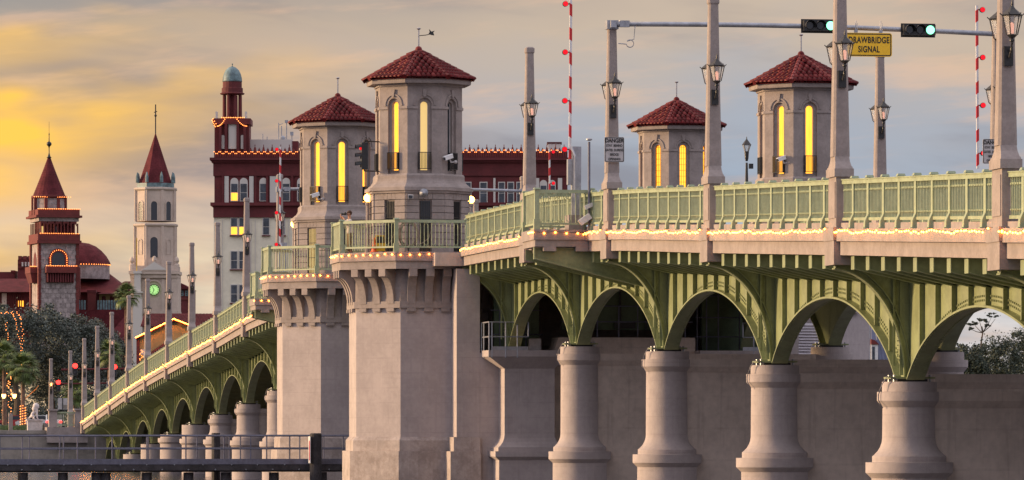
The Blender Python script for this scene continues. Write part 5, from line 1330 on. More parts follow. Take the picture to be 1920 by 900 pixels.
# corner turret
B.box('turret_base', 'maroon', 402, 467, 231, 284.5, .2, 4.8); B.box('turret_panel', 'trimw', 428.5, 445, 232, 279, -.02, .4); B.poly('turret_niche', 'trimw', B.arch(418, 6, 253, 279), -.0, .3); B.poly('turret_niche', 'trimw', B.arch(454.5, 6, 253, 279), -.0, .3)
B.box('turret_ledge', 'maroon', 399, 470, 222, 233, -.3, 5.2)
for a in (413, 424, 446, 459): B.box('turret_pier', 'maroon', a-2.5, a+2.5, 233.3, 284, -.35, .1)
B.box('turret_urn', 'trimw', 404, 408, 209, 222, .1, .7); B.box('turret_urn', 'trimw', 459, 463, 209, 222, .1, .7)
tx = 433.5
B.lathe('lantern_drum', 'maroon', tx, [(21, 222), (21, 218), (7, 217), (7, 176), (22, 175), (23.5, 173), (20, 171), (20, 163), (18, 162), (18, 150)], 20, yc=2.5, rot=0)
for i in range(8):
    a = R(22.5+45*i); q = MB(); q.lathe(B.x(tx)+16*B.k*math.cos(a), 2.5+16*B.k*math.sin(a), [(3.3*B.k, B.z(218)), (3.0*B.k, B.z(176))], 8); q.build('column', 'maroon', B.T, local=True)
B.lathe('dome', 'copper', tx, [(18.5, 151), (18.5, 149), (17.8, 143), (16, 136), (12.5, 129), (7, 124), (2, 122), (.7, 121), (.7, 119), (1.6, 118), (.3, 116)], 24, yc=2.5, rot=0, smooth=True)
B.box('side_parapet', 'maroon', 401.5, 403, 284, 295, 0, D1)
bank = B
pts = [(402+i*3.0, 286.5+(3.2 if i % 4 in (1, 2) else 0)-1.5, -.45) for i in range(53)] + [(866+i*3.05, 283+(3.6 if i % 4 in (0, 1) else 0)-1, -.45) for i in range(64)]
strlights(B, pts, 'zigzag of small amber bulbs along the maroon parapet', r=1.0)
strlights(B, ln((400, 223), (408, 237), 4, -.5)+[(408+14*i/7, 237-13*(i/7)**2, -.6) for i in range(8)]+ln((416, 221), (458, 221), 14, -.6)+[(445+18*i/7, 224+13*(1-(1-i/7)**2), -.6) for i in range(8)]+ln((398, 226), (404, 238), 5, -.5), 'amber bulbs looped round the corner turret of the maroon building', r=1.1)

# ---- cathedral tower
B = Bd('church_tower', 'cream church bell tower with lit clock and tall red spire', 'church tower', 289, 760)
hw = 42
B.box('lower_stage', 'cathedral', 246, 332, 498, 800, 0, 7.2)
for a in (245, 322): B.box('corner_pilaster', 'cathedral', a, a+11, 520, 800, -.35, 7.6)
for a in (266, 303): B.box('clock_pilaster', 'cathedral', a, a+6, 523, 585, -.2, 0.1)
B.box('stage_cornice', 'cathedral', 242, 335, 508, 514, -.8, 7.8); B.box('stage_frieze', 'cathedral', 244, 333, 514.3, 521, -.5, 7.6); B.box('base_moulding', 'cathedral', 243, 334, 583, 588, -.5, 7.6)
B.poly('pediment', 'cathedral', [(262, 508), (318, 508), (290, 489)], -.9, 1); B.poly('pediment_field', 'trimw', [(267, 506.3), (313, 506.3), (290, 491.5)], -.95, -.91)
for a in (247, 331): B.lathe('urn', 'cathedral', a, [(5.5, 508), (5.5, 496), (3, 494), (5, 489), (3.5, 484), (1, 481)], 10, yc=.3)
B.lathe('urn', 'cathedral', 290, [(2, 492), (4.5, 488), (3.5, 482), (1, 480)], 10, yc=-.5)
MB().hull2([(B.x(289)+9.4*B.k*math.cos(2*math.pi*i/24), -.30, B.z(543.5)+9.4*B.k*math.sin(2*math.pi*i/24)) for i in range(24)], [(B.x(289)+9.4*B.k*math.cos(2*math.pi*i/24), 0, B.z(543.5)+9.4*B.k*math.sin(2*math.pi*i/24)) for i in range(24)]).build('clock_face', 'clock', B.T, local=True)
cf = B.T.children[-1] if False else [c for c in B.T.children if c.name.startswith('clock_face')][0]
q = MB(); n = 24
for i in range(n):
    a0, a1 = 2*math.pi*i/n, 2*math.pi*(i+1)/n; P = lambda r_, a: (B.x(289)+r_*B.k*math.cos(a), B.z(543.5)+r_*B.k*math.sin(a)); q.xz([P(9.2, a0), P(9.2, a1), P(10.6, a1), P(10.6, a0)], -.36, -.28)
for i in range(12):
    a = 2*math.pi*i/12; P = lambda r_, o: (B.x(289)+(r_*math.cos(a)-o*math.sin(a))*B.k, B.z(543.5)+(r_*math.sin(a)+o*math.cos(a))*B.k); q.xz([P(6.2, -.5), P(8.8, -.5), P(8.8, .5), P(6.2, .5)], -.34, -.305)
for (ang, l_) in ((R(248), 7.5), (R(118), 5.5)):
    a = ang; P = lambda r_, o: (B.x(289)+(r_*math.cos(a)-o*math.sin(a))*B.k, B.z(543.5)+(r_*math.sin(a)+o*math.cos(a))*B.k); q.xz([P(-1, -.6), P(l_, -.4), P(l_, .4), P(-1, .6)], -.38, -.345)
q.build('clock_hands', 'iron', cf, local=True)
q = MB()
for i in range(12):
    a0, a1 = 180-15*i, 180-15*(i+1); c = lambda r_, a: (B.x(289)+r_*B.k*math.cos(R(a)), B.z(541)+r_*B.k*math.sin(R(a))); q.xz([c(14, a0), c(14, a1), c(16.5, a1), c(16.5, a0)], -.3, .05)
q.build('clock_hood', 'cathedral', B.T, local=True)
def stage(y0, y1, w, ws, small=True):
    B.lathe('belfry_stage', 'cathedral', 288.5, [(w/.924, y1), (w/.924, y0)], 8, yc=3.6)
    B.lathe('belfry_cornice', 'cathedral', 288.5, [(w/.924, y0+3), (w/.924+4, y0), (w/.924+4, y0-3), (w/.924-1, y0-4)], 8, yc=3.6)
    ap = w*B.k; h = ap*math.tan(math.pi/8)
    for f_ in range(8):
        fr = face_frame(B.x(288.5), 3.6, ap, f_)
        if f_ in (6, 7, 0, 1, 2):
            ww, yt, yb_ = ws if f_ % 2 == 0 or not small else (ws[0]*.62, ws[1]+5, ws[2]-6)
            pw = ww*B.k/2; zt_ = B.z(yt)-pw; P = [(-pw, B.z(yb_)), (pw, B.z(yb_))]+[(pw*math.cos(R(a)), zt_+pw*math.sin(R(a))) for a in range(0, 181, 20)]
            w_1 = fpoly(MB(), fr, P, .0, .04).build('arched_opening', 'darkglass' if not (small and f_ % 2) else 'cathedral', B.T, local=True)
            q = MB()
            for sg in (-1, 1): fbox(q, fr, min(sg*pw, sg*(pw+.15)), max(sg*pw, sg*(pw+.15)), B.z(yb_), zt_, .0, .12)
            for i in range(9):
                a0, a1 = 180-20*i, 180-20*(i+1); fpoly(q, fr, [(pw*math.cos(R(a0)), zt_+pw*math.sin(R(a0))), (pw*math.cos(R(a1)), zt_+pw*math.sin(R(a1))), ((pw+.2)*math.cos(R(a1)), zt_+(pw+.2)*math.sin(R(a1))), ((pw+.2)*math.cos(R(a0)), zt_+(pw+.2)*math.sin(R(a0)))], 0, .12)
            q.build('surround', 'cathedral', w_1, local=True)
            q = MB()
            for sg in (-1, 1): fbox(q, fr, sg*h-.22, sg*h+.22, B.z(y1), B.z(y0), -.02, .14)
            q.build('pilaster', 'cathedral', B.T, local=True)
stage(354, 414, 36, (11.5, 377, 412.5), False); stage(422, 507, 37.5, (14, 444, 482.5))
B.lathe('gallery', 'copper', 288.5, [(37, 350), (37, 342)], 8, yc=3.6)
for i in range(8):
    a = R(22.5+45*i); q = MB(); r_ = 36*B.k; q.lathe(B.x(288.5)+r_*math.cos(a), 3.6+r_*math.sin(a), [(3.2*B.k, B.z(341)), (3.0*B.k, B.z(330)), (1.2*B.k, B.z(323)), (.2*B.k, B.z(321))], 8); q.build('finial', 'copper', B.T, local=True)
q = MB(); nrow = 26
for j in range(nrow):
    f0, f1 = j/nrow, (j+1)/nrow; q.lathe(B.x(288.5), 3.6, [((32.5*(1-f0)+.6)*B.k, B.z(342-95*f0)), ((32.5*(1-f1)+.35)*B.k, B.z(342-95*f1))], 8, R(22.5), caps=False)
q.build('spire', 'roof_far', B.T, local=True)
q = MB().tube([(B.x(288.5), 3.6, B.z(248)), (B.x(288.5), 3.6, B.z(193))], .10, 5); q.tube([(B.x(285.5), 3.6, B.z(208)), (B.x(291.5), 3.6, B.z(206))], .07, 4); q.ball((B.x(288.5), 3.6, B.z(214)), .22, 6, 4); q.build('cross', 'iron', B.T, local=True)
B.poly('stair_turret', 'trimw', [(251, 800), (251, 560), (253, 556), (254, 514), (265, 514), (266, 556), (268, 560), (268, 640), (274, 668), (274, 800)], -2.2, -.6)
B.box('turret_band', 'trimw', 249, 269, 547, 550, -2.5, -.4); B.box('turret_cap', 'trimw', 252, 267, 509, 513.7, -2.4, -.5)
B.box('scaffold_pole', 'yel2', 257, 258.6, 447, 511, -1.6, -1.5)

# ---- hotel with the round-topped tower
B = Bd('hotel_building', 'grey stone and terracotta hotel tower with red spire, dome and long red roofs', 'hotel', 107, 1000, R(17)); B.px = 98
B.box('tower_shaft', 'coquina', 66, 136, 456, 700, 0, 8.6)
for (a, b_) in ((63.5, 68), (132.5, 138)):
    q = MB()
    for k_ in range(26): e_ = .8 if k_ % 2 else 0; B.box('', '', a-(0 if a < 100 else e_), b_+(e_ if a < 100 else 0), 457+k_*7, 463.6+k_*7, -.25, .8, mb=q)
    q.build('quoins', 'maroon_lt', B.T, local=True, kind='stuff')
B.box('quoins', 'maroon_lt', 63, 138, 457, 700, 8.0, 8.9)
q = MB()
for j in range(16):
    for i in range(7): B.box('', '', 70+i*9+(j%2)*4-1, 78+i*9+(j%2)*4-1, 460.5+j*9, 468.8+j*9, -.08-random.random()*.05, .05, mb=q) if not (82 < 70+i*9 < 112 and j < 5) else None
q.build('stone_courses', 'coquina', B.T, local=True, kind='stuff')
gal = B.box('gallery_floor', 'maroon_lt', 60, 141, 451, 456.5, -1.0, 9.6)
B.box('gallery_core', 'maroon', 70, 131, 405, 451, 1.4, 7.2); B.box('gallery_parapet', 'maroon_lt', 62, 139, 438.5, 450.7, -.7, .0); B.box('gallery_parapet', 'maroon_lt', 62, 63.6, 438.5, 450.7, 0.05, 9.2)
B.box('gallery_cornice', 'maroon_lt', 58, 142, 404, 408, -1.2, 9.8); B.box('frieze', 'coquina', 64, 137, 408.3, 415, -.4, 9.0)
q = MB()
for k_ in range(12): a = 68+k_*6.1; B.box('', '', a-.9, a+.9, 419, 438.3, -.5, .1, mb=q)
for k_ in range(6): yy = .8+k_*1.5; q.box(B.x(64), B.x(65.6), yy, yy+.25, B.z(438.3), B.z(418))
q.build('arcade_columns', 'maroon_lt', B.T, local=True, kind='stuff')
for k_ in range(5):
    a0 = 67+k_*13.6; w_ = 11.6; n = 8; P = [(a0, 415.3), (a0, 424)]+[(a0+w_/2-w_/2*math.cos(R(180*i/n)), 424-5.2*math.sin(R(180*i/n))) for i in range(n+1)]+[(a0+w_, 424), (a0+w_, 415.3)]
    B.poly('arcade_arch', 'maroon_lt', P, -.45, .1)
    if k_ in (0, 2): B.box('arcade_opening', 'amber_dim' if k_ == 0 else 'darkglass', a0+3, a0+8, 424, 437, 1.2, 1.38)
for k_ in range(4): a0 = 68; q = MB(); q.box(B.x(69.6), B.x(69.9), 1.7+k_*1.5, 2.4+k_*1.5, B.z(437), B.z(428)); q.build('arcade_opening', 'darkglass', B.T, local=True)
B.box('upper_balustrade', 'maroon_lt', 62, 138, 392.5, 403.7, -.8, -.4); q = MB().box(B.x(62), B.x(63), -.4, 9.2, B.z(403.7), B.z(392.5)); q.build('upper_balustrade', 'maroon_lt', B.T, local=True)
B.box('terrace_floor', 'maroon', 61, 139, 402.5, 403.9, -.3, 9.4)
B.lathe('round_drum', 'coquina', 91, [(31, 403), (31, 368)], 8, yc=4.3)
q = MB()
for i in range(8): a = R(22.5+45*i); r_ = 31*B.k; q.box(B.x(91)+r_*math.cos(a)-.3, B.x(91)+r_*math.cos(a)+.3, 4.3+r_*math.sin(a)-.3, 4.3+r_*math.sin(a)+.3, B.z(403), B.z(368))
q.build('drum_quoins', 'maroon_lt', B.T, local=True, kind='stuff')
B.lathe('drum_cornice', 'maroon_lt', 91, [(31, 371), (34, 369), (34, 366), (28, 365)], 16, yc=4.3, rot=0)
q = MB(); nrow = 22
for j in range(nrow):
    f0, f1 = j/nrow, (j+1)/nrow; rr = lambda f: 28.5*(1-f)**1.06+2.2
    q.lathe(B.x(91), 4.3, [((rr(f0)+.35)*B.k, B.z(366-74*f0)), ((rr(f1))*B.k, B.z(366-74*f1))], 20, 0, caps=False)
q.build('spire', 'roof_far', B.T, local=True)
B.lathe('finial', 'iron', 91, [(5, 294), (2.5, 291), (.9, 285), (.9, 276), (1.5, 273), (4.4, 270), (4.9, 268), (4.4, 265.5), (1, 263), (.7, 252), (1.2, 250), (.3, 246), (.3, 226)], 10, yc=4.3, rot=0, smooth=True)
f = B.poly('arched_window', 'darkglass', B.arch(100, 24, 472, 499), -.14, .02)
q = MB()
for i in range(14):
    a0, a1 = 180-180/14*i, 180-180/14*(i+1); c = lambda r_, a: (B.x(100)+r_*B.k*math.cos(R(a)), B.z(484)+r_*B.k*math.sin(R(a))); q.xz([c(12, a0), c(12, a1), c(18, a1), c(18, a0)], -.3, .02)
B.box('', '', 82, 88, 484, 500, -.3, .02, mb=q); B.box('', '', 112, 118, 484, 500, -.3, .02, mb=q); q.build('arch_surround', 'maroon_lt', f, local=True)
bal = B.box('balcony', 'maroon_lt', 75, 130, 500, 512, -2.0, .0)
q = MB()
for k_ in range(11): B.box('', '', 78+k_*4.6, 80.6+k_*4.6, 513, 529, -1.4+.0, .0, mb=q)
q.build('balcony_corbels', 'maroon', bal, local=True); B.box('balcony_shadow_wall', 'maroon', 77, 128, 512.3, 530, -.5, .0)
MB().box(B.x(52), B.x(64), 1.6, 7.2, B.z(512), B.z(500)).build('side_balcony', 'maroon_lt', B.T, local=True); MB().frust((B.x(58)+B.x(64))/2, 4.4, B.z(530), .5, 2.2, B.z(512.3), 1.0, 2.7).build('side_balcony_corbel', 'maroon', B.T, local=True)
MB().yz([(3.0, B.z(500)), (6.2, B.z(500)), (6.2, B.z(484)), (5.6, B.z(476)), (4.6, B.z(471)), (3.6, B.z(476)), (3.0, B.z(484))], B.x(65.7), B.x(66.2)).build('side_window', 'maroon', B.T, local=True)
hotel = B
# wings and roofs
def hip(nm, m, x0, x1, yb_, xa_, xb_, yt, d0, d1, dm=None):
    dm = (d0+d1)/2 if dm is None else dm
    q = MB().add([(B.x(x0), d0, B.z(yb_)), (B.x(x1), d0, B.z(yb_)), (B.x(x1), d1, B.z(yb_)), (B.x(x0), d1, B.z(yb_)), (B.x(xa_), dm, B.z(yt)), (B.x(xb_), dm, B.z(yt))], [(3,2,1,0), (0,1,5,4), (1,2,5), (2,3,4,5), (3,0,4)])
    return q.build(nm, m, B.T, local=True)
B = Bd('hotel_wings', 'long red hotel roofs, brick walls and dome behind the hotel tower', 'hotel', 100, 1010)
B.box('left_wing_wall', 'maroon', -60, 62, 546, 720, 4, 20); hip('left_wing_roof', 'roof_far', -70, 72, 547, -30, 56, 519, 2, 24)
B.box('wing_window', 'amber', 29, 31.5, 563, 574, 3.8, 4.0); B.box('wing_window', 'amber', 33.5, 36, 563, 574, 3.8, 4.0); B.box('wing_window', 'amber', 38, 40.5, 563, 574, 3.8, 4.0); B.box('wing_panel', 'cathedral', 0, 9, 549, 600, 3.6, 4.0)
q = MB()
for k_ in range(8): B.box('', '', 11+k_*3.6, 12.6+k_*3.6, 550, 575, 3.7, 4.0, mb=q)
q.build('wing_colonnade', 'maroon_lt', B.T, local=True, kind='stuff')
B.box('small_turret', 'maroon', 13, 40, 480, 530, 22, 30); q = MB()
for k_ in range(3): B.box('', '', 14+k_*9.6, 20+k_*9.6, 473, 480.2, 21.8, 30, mb=q)
for k_ in range(2): B.box('', '', 13.2, 40, 488+k_*8, 489+k_*8, 21.7, 22, mb=q)
q.build('turret_battlement', 'maroon_lt', B.T, local=True)
for k_ in range(3): B.box('turret_window', 'trimw', 21+k_*6, 24+k_*6, 485, 493, 21.6, 22)
B.box('far_turret', 'maroon', -30, 5, 503, 560, 24, 34); B.box('far_turret_cap', 'maroon_lt', -2, 5, 500, 504, 23.8, 34)
q = MB(); cxd = 138; prof = [(60, 493), (57, 486), (51, 476), (42, 466), (31, 457.5), (18, 452), (5, 450), (.5, 450)]
B.lathe('dome', 'roof_far', cxd, prof, 24, yc=14, rot=0)
B.lathe('dome_drum', 'coquina', cxd, [(57, 520), (57, 493)], 24, yc=14, rot=0)
hip('main_roof', 'roof_far', 120, 236, 546, 150, 186, 504, 6, 34); hip('main_roof', 'roof_far', 180, 262, 550, 222, 262, 523, 4, 30); hip('main_roof', 'roof_far', 212, 272, 544, 236, 272, 530, 2, 20)
B.box('main_wall', 'maroon', 130, 262, 545, 720, 8, 30); B.box('main_wall_panel', 'yellowwall', 180, 232, 549, 566, 7.7, 8.0)
q = MB()
for k_ in range(4): B.poly('', '', B.arch(189+k_*15, 7, 553, 566), 7.5, 7.72, mb=q)
q.build('wall_arches', 'maroon', B.T, local=True)
B.box('chimney', 'maroon_lt', 161, 176, 548, 620, 4, 6); B.box('chimney', 'maroon_lt', 141, 147, 500, 560, 3, 5); B.box('chimney_cap', 'maroon', 160, 177, 543, 548, 3.9, 6.1); B.box('chimney', 'maroon_lt', 133, 146, 553, 600, -1, 2)
q = MB()
for k_ in range(16):
    a = 147+k_*5.1; B.poly('', '', B.arch(a, 3.6, 562, 580), 2.0, 2.3, mb=q) if not (158 < a < 179) else None
q.build('roof_cresting', 'copper', B.T, local=True, kind='stuff')
B.poly('lower_roof', 'roof_far', [(60, 640), (60, 582), (240, 580), (262, 600), (262, 640)], 1.2, 1.9)
hip('lower_roof', 'roof_far', 200, 262, 640, 236, 258, 592, -6, 2)
L1 = ln((58, 369), (124, 369), 18, .8) + ln((62, 392), (138, 392), 24, -1.0)+ln((66, 438), (136, 438), 22, -.9)+[(100+15*math.cos(R(a)), 484-15*math.sin(R(a)), -.5) for a in range(0, 181, 15)]+[(85, 484+4*i, -.5) for i in range(4)]+[(115, 484+4*i, -.5) for i in range(4)]+ln((75, 499), (130, 499), 18, -2.2)+ln((52, 499.5), (62, 499.5), 5, 1.4)
strlights(hotel, L1, 'amber bulb strings outlining the galleries and arch of the hotel tower', r=1.0)
strlights(B, [(138+59*math.cos(R(a)), 493, 14-59*B.k*math.sin(R(a))-.4) for a in range(2, 88, 5)], 'amber bulb string round the foot of the hotel dome', r=1.0)

# ---- red brick block behind the bell tower, long red roof and mustard house
B = Bd('brick_building', 'dark red brick building right of the bell tower', 'building', 345, 820)
B.box('wall', 'maroon', 326, 358, 541, 800, 0, 12); B.poly('gable_roof', 'roof_far', [(322, 542), (360, 542), (338, 530)], -1, 13)
for a in (338, 347): win(B, a, a+6, 545, 555, sill=None, frame='copper')
B.box('string_band', 'maroon_lt', 325.5, 358.5, 559, 562, -.2, 0)
B = Bd('red_roofed_hall', 'long low building with a ribbed red tile roof behind the lamp pillars', 'building', 330, 600)
B.box('wall', 'cathedral', 266, 402, 611, 800, 1, 12)
q = MB().add([(B.x(263), 0, B.z(612)), (B.x(404), 0, B.z(612)), (B.x(404), 7, B.z(586)), (B.x(263), 7, B.z(586)), (B.x(404), 13, B.z(612)), (B.x(263), 13, B.z(612))], [(0,1,2,3), (3,2,4,5), (0,3,5), (1,4,2), (0,5,4,1)])
q.build('roof', 'roof_far', B.T, local=True)
q = MB()
for k_ in range(52):
    a = 264+k_*2.7; q.tube([(B.x(a), -.03, B.z(611.8)), (B.x(a), 6.95, B.z(585.5))], .055, 4)
q.build('roof_ribs', 'roof_far', B.T, local=True, kind='stuff')
B.poly('corner_gable', 'trimw', [(392, 800), (392, 606), (402, 602), (404, 610), (404, 800)], -.4, .3)
B = Bd('mustard_house', 'mustard stucco gabled house outlined in warm bulbs behind the left ramp', 'house', 310, 560)
B.poly('gable_wall', 'yellowwall', [(262, 800), (262, 633), (327, 601.5), (356, 613), (356, 800)], 0, 12)
B.poly('roof', 'roof_far', [(256, 633), (327, 598.5), (360, 611.5), (360, 614.5), (327, 601.8), (256, 636.5)], -.6, 12.4)
q = MB()
for k_ in range(7): B.box('', '', 322+(k_%4)*3+(1.5 if k_ > 3 else 0), 324+(k_%4)*3+(1.5 if k_ > 3 else 0), 607-(k_//4)*3, 608.6-(k_//4)*3, -.06, .0, mb=q)
q.build('gable_vents', 'iron', B.T, local=True); B.box('corner_pier', 'maroon_lt', 256, 262, 636, 700, -.2, .6); B.box('house_panel', 'trimw', 264, 280, 655, 665, -.2, 0)
q = MB().add([(B.x(284), -2.5, B.z(668)), (B.x(312), -2.5, B.z(649)), (B.x(312), 0, B.z(640)), (B.x(284), 0, B.z(659))], [(0,1,2,3)])
q.build('awning', 'maroon', B.T, local=True)
q = MB()
for k_ in range(9):
    a = 284+k_*3.3; q.box(B.x(a), B.x(a)+.10, -2.6, -2.5, B.z(672-k_*2.25), B.z(664-k_*2.25))
q.build('awning_fringe', 'maroon_lt', B.T, local=True, kind='stuff')
strlights(B, ln((256, 633), (327, 598), 34, -.9)+ln((328, 598.5), (360, 611), 15, -.9), 'dense warm bulbs outlining the gable of the mustard house', r=1.15, m='bulb')
strlights(B, [(266+3*math.sin(i*1.3), 657+i*2.0, -1.0) for i in range(10)]+[(270+5*math.sin(i*2.1), 690-i*.8, -1.2) for i in range(5)], 'cluster of warm bulbs below the mustard house gable', r=1.1)

# ---- houses seen through the arches at right
B = Bd('metal_roofed_house', 'pale block house with steep blue metal roof seen through an arch', 'house', 1620, 620)
B.box('wall', 'paleblock', 1622, 1634, 600, 720, 1, 8)
B.poly('slanted_wall', 'metalroof', [(1634.3, 720), (1634.3, 572), (1660, 640), (1684, 700), (1688, 720)], .2, 7.8)
q = MB()
for k_ in range(8): a = 1638+k_*7; q.tube([(B.x(a), .1, B.z(580+(a-1634)*2.4)), (B.x(a+14), .1, B.z(700))], .05, 4)
q.build('roof_seams', 'metalroof', B.T, local=True, kind='stuff')
f = B.box('window', 'white', 1633, 1646, 644, 676, -.3, .2); B.box('pane', 'pane', 1635, 1640, 650, 674, -.36, -.31, par=f); B.poly('dormer_roof', 'maroon_lt', [(1633, 646), (1648, 646), (1640, 638), (1633, 636)], -.5, 1)
ysc = YA-3.32; T = thing('louvre_screen', 'white horizontal slats seen through the arch beside the far pier nose', 'screen', (xat(1480, ysc), ysc, 0))
for j in range(14):
    z1_ = zat(606+j*5.4, xat(1500, ysc), ysc); x0_, x1_ = xat(1482, ysc), xat(1536, ysc)
    MB().yz([(ysc, z1_-.09), (ysc+.05, z1_-.09), (ysc+.12, z1_), (ysc+.10, z1_)], x0_, x1_).build('slat', 'siding', T)
q = MB(); q.box(xat(1480, ysc), xat(1482, ysc), ysc, ysc+.2, zat(680, 44, ysc), zat(604, 44, ysc)); q.build('screen_post', 'white', T)
MB().box(xat(1536, ysc), xat(1538, ysc), ysc, ysc+.2, zat(680, 44, ysc), zat(604, 44, ysc)).build('screen_post', 'white', T)

# ================================================================== trees and palms
def leaf_cloud(lobes, n, size, seed):
    rnd = random.Random(seed); mb = MB()
    tot = sum(l[3]*l[4]*l[5] for l in lobes)
    for (x, y, z, rx, ry, rz) in lobes:
        m_ = int(n*rx*ry*rz/tot)+8
        nc = max(6, m_//150); cl = []
        for _ in range(nc):
            while True:
                a, b_, c = rnd.uniform(-1,1), rnd.uniform(-1,1), rnd.uniform(-1,1); rr = a*a+b_*b_+c*c
                if .22 < rr < 1: break
            cl.append((a, b_, c, rnd.uniform(.10, .24)))
        for _ in range(m_):
            a, b_, c, cr = rnd.choice(cl)
            p = Vector((x+(a+rnd.gauss(0, cr))*rx, y+(b_+rnd.gauss(0, cr))*ry, z+(c+rnd.gauss(0, cr*.75))*rz)); s_ = size*rnd.uniform(.5, 1.3)
            u_ = Vector((rnd.gauss(0,1), rnd.gauss(0,1), rnd.gauss(0,.6))).normalized(); v_ = u_.cross(Vector((rnd.gauss(0,1), rnd.gauss(0,1), rnd.gauss(0,1)))).normalized()
            o = len(mb.v); mb.v += [tuple(p-u_*s_), tuple(p+v_*s_*.55), tuple(p+u_*s_), tuple(p-v_*s_*.55)]; mb.f.append((o, o+1, o+2, o+3))
    return mb
def tree(name, px, d, base_py, lobes_px, n, size, label, group, leafm='leaf', seed=1):
    k_ = d/F; lat = (px-960)*k_; X_ = lat*CA+d*SA; Y_ = d*CA-lat*SA
    T = thing(name, label, 'tree', (X_, Y_, zg), -ALPHA, group=group)
    lob = [((a-px)*k_, dd, ZC+(794-b_)*k_-zg, rx*k_, rd, rz_*k_) for (a, b_, rx, rz_, rd, dd) in lobes_px]
    leaf_cloud(lob, n, size, seed).build('crown', leafm, T, local=True, kind='stuff')
    q = MB(); h = lob[0][2]
    q.tube([(0, 0, 0), (.15, .1, h*.3), (-.1, 0, h*.55)], .42 if d < 800 else .6, 8, .28)
    for l in lob: q.tube([(-.1, 0, h*.5), ((l[0])*.55, l[1]*.5, (h*.5+l[2])*.55), (l[0], l[1], l[2])], .20, 5, .05)
    q.build('trunk', 'bark', T, local=True); return T
G_ = 'live oaks on the shore in front of the hotel'
tree('oak_tree', 30, 560, 800, [(20, 640, 60, 62, 5, 0), (-20, 680, 50, 70, 5, 1), (50, 600, 32, 30, 4, 0), (5, 605, 30, 32, 4, -1)], 22000, .155, 'dark live oak at the left edge behind the palms and bulbs', G_, seed=3)
tree('oak_tree', 95, 570, 800, [(95, 650, 45, 60, 5, 0), (80, 600, 30, 28, 4, 0), (115, 612, 30, 28, 4, 1), (95, 710, 45, 50, 4, 0)], 22000, .155, 'dark live oak below the hotel tower', G_, seed=5)
tree('oak_tree', 160, 560, 800, [(160, 660, 42, 52, 5, 0), (140, 615, 28, 26, 4, 0), (178, 622, 24, 26, 4, 1), (160, 720, 40, 45, 4, 0)], 22000, .155, 'dark live oak left of the bell tower, under the hotel chimneys', G_, seed=8)
tree('oak_tree', 215, 575, 800, [(212, 680, 30, 50, 5, 0), (200, 640, 18, 30, 4, 0), (222, 740, 32, 50, 4, 0)], 15000, .155, 'small dark oak behind the right-hand red traffic light', G_, seed=11)
tree('oak_tree', 60, 600, 800, [(60, 760, 90, 40, 6, 0), (170, 770, 70, 36, 6, 0), (-20, 770, 60, 36, 6, 0), (245, 760, 30, 40, 5, 0)], 20000, .17, 'low dark foliage behind the lion and parked cars', G_, seed=15)
G2 = 'trees on the far shore seen under the rightmost arch'
for i, (a, b_, rx, rz_, lab) in enumerate(((1815, 685, 34, 52, 'bushy dark tree left end of the group under the rightmost arch'), (1870, 680, 42, 58, 'broad dark tree in the middle under the rightmost arch'), (1935, 668, 44, 66, 'dark tree cut by the right edge under the arch'))):
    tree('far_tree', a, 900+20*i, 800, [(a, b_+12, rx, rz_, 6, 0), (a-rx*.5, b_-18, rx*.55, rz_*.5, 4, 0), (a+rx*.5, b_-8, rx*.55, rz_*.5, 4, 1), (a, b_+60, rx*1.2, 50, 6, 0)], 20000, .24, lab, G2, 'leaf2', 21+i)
# lone spindly pine
d_ = 985; k_ = d_/F; lat = (1838-960)*k_
T = thing('pine_tree', 'spindly lone pine standing above the far trees in the white sky', 'tree', (lat*CA+d_*SA, d_*CA-lat*SA, zg), -ALPHA)
zz = lambda p: ZC+(794-p)*k_-zg; xx = lambda p: (p-1838)*k_
q = MB().tube([(0, 0, 0), (.1, 0, zz(665)), (xx(1840), 0, zz(640)), (xx(1843), 0, zz(622)), (xx(1841), 0, zz(612))], .28, 6, .10)
for (a, b_) in ((1826, 608), (1860, 592), (1818, 616), (1850, 603), (1836, 600), (1866, 598)): q.tube([(xx(1842), 0, zz(624)), (xx((a+1842)/2+1), 0, zz((b_+622)/2+3)), (xx(a), 0, zz(b_))], .10, 4, .04)
q.build('trunk', 'bark', T, local=True)
leaf_cloud([(xx(1826), 0, zz(607), 11*k_, 1.2, 4.5*k_), (xx(1860), 0, zz(591), 11*k_, 1.2, 4*k_), (xx(1844), 0, zz(600), 12*k_, 1.2, 4*k_), (xx(1816), 0, zz(616), 8*k_, 1, 3.5*k_), (xx(1852), 0, zz(610), 8*k_, 1, 3*k_)], 700, .26, 44).build('crown', 'leaf2', T, local=True, kind='stuff')

def fan_frond():
    mb = MB(); n = 15
    L = 1.0
    pts = [(0, 0, 0), (0, L*.35, .08), (0, L*.7, .05)]
    mb.tube([(0,0,0), (0, L*.3, .07), (0, L*.62, .06)], .022, 3)
    for i in range(n):
        a = R(-78+156*i/(n-1)); l_ = .72*(1-.25*abs(i-(n-1)/2)/(n/2)); bx, by, bz = 0, L*.58, .06
        t1 = (bx+math.sin(a)*l_*.55, by+math.cos(a)*l_*.55, bz+.02); t2 = (bx+math.sin(a)*l_, by+math.cos(a)*l_, bz-.20-.12*random.random()); s_ = .04
        c_, sn = math.cos(a)*s_, math.sin(a)*s_
        o = len(mb.v); mb.v += [(bx-c_*.3, by+sn*.3, bz), (bx+c_*.3, by-sn*.3, bz), (t1[0]+c_, t1[1]-sn, t1[2]), (t1[0]-c_, t1[1]+sn, t1[2]), t2]
        mb.f += [(o, o+1, o+2, o+3), (o+3, o+2, o+4)]
    return mb
_fr = fan_frond().build('frond', 'frond', None); FR = _fr.data; bpy.data.objects.remove(_fr)
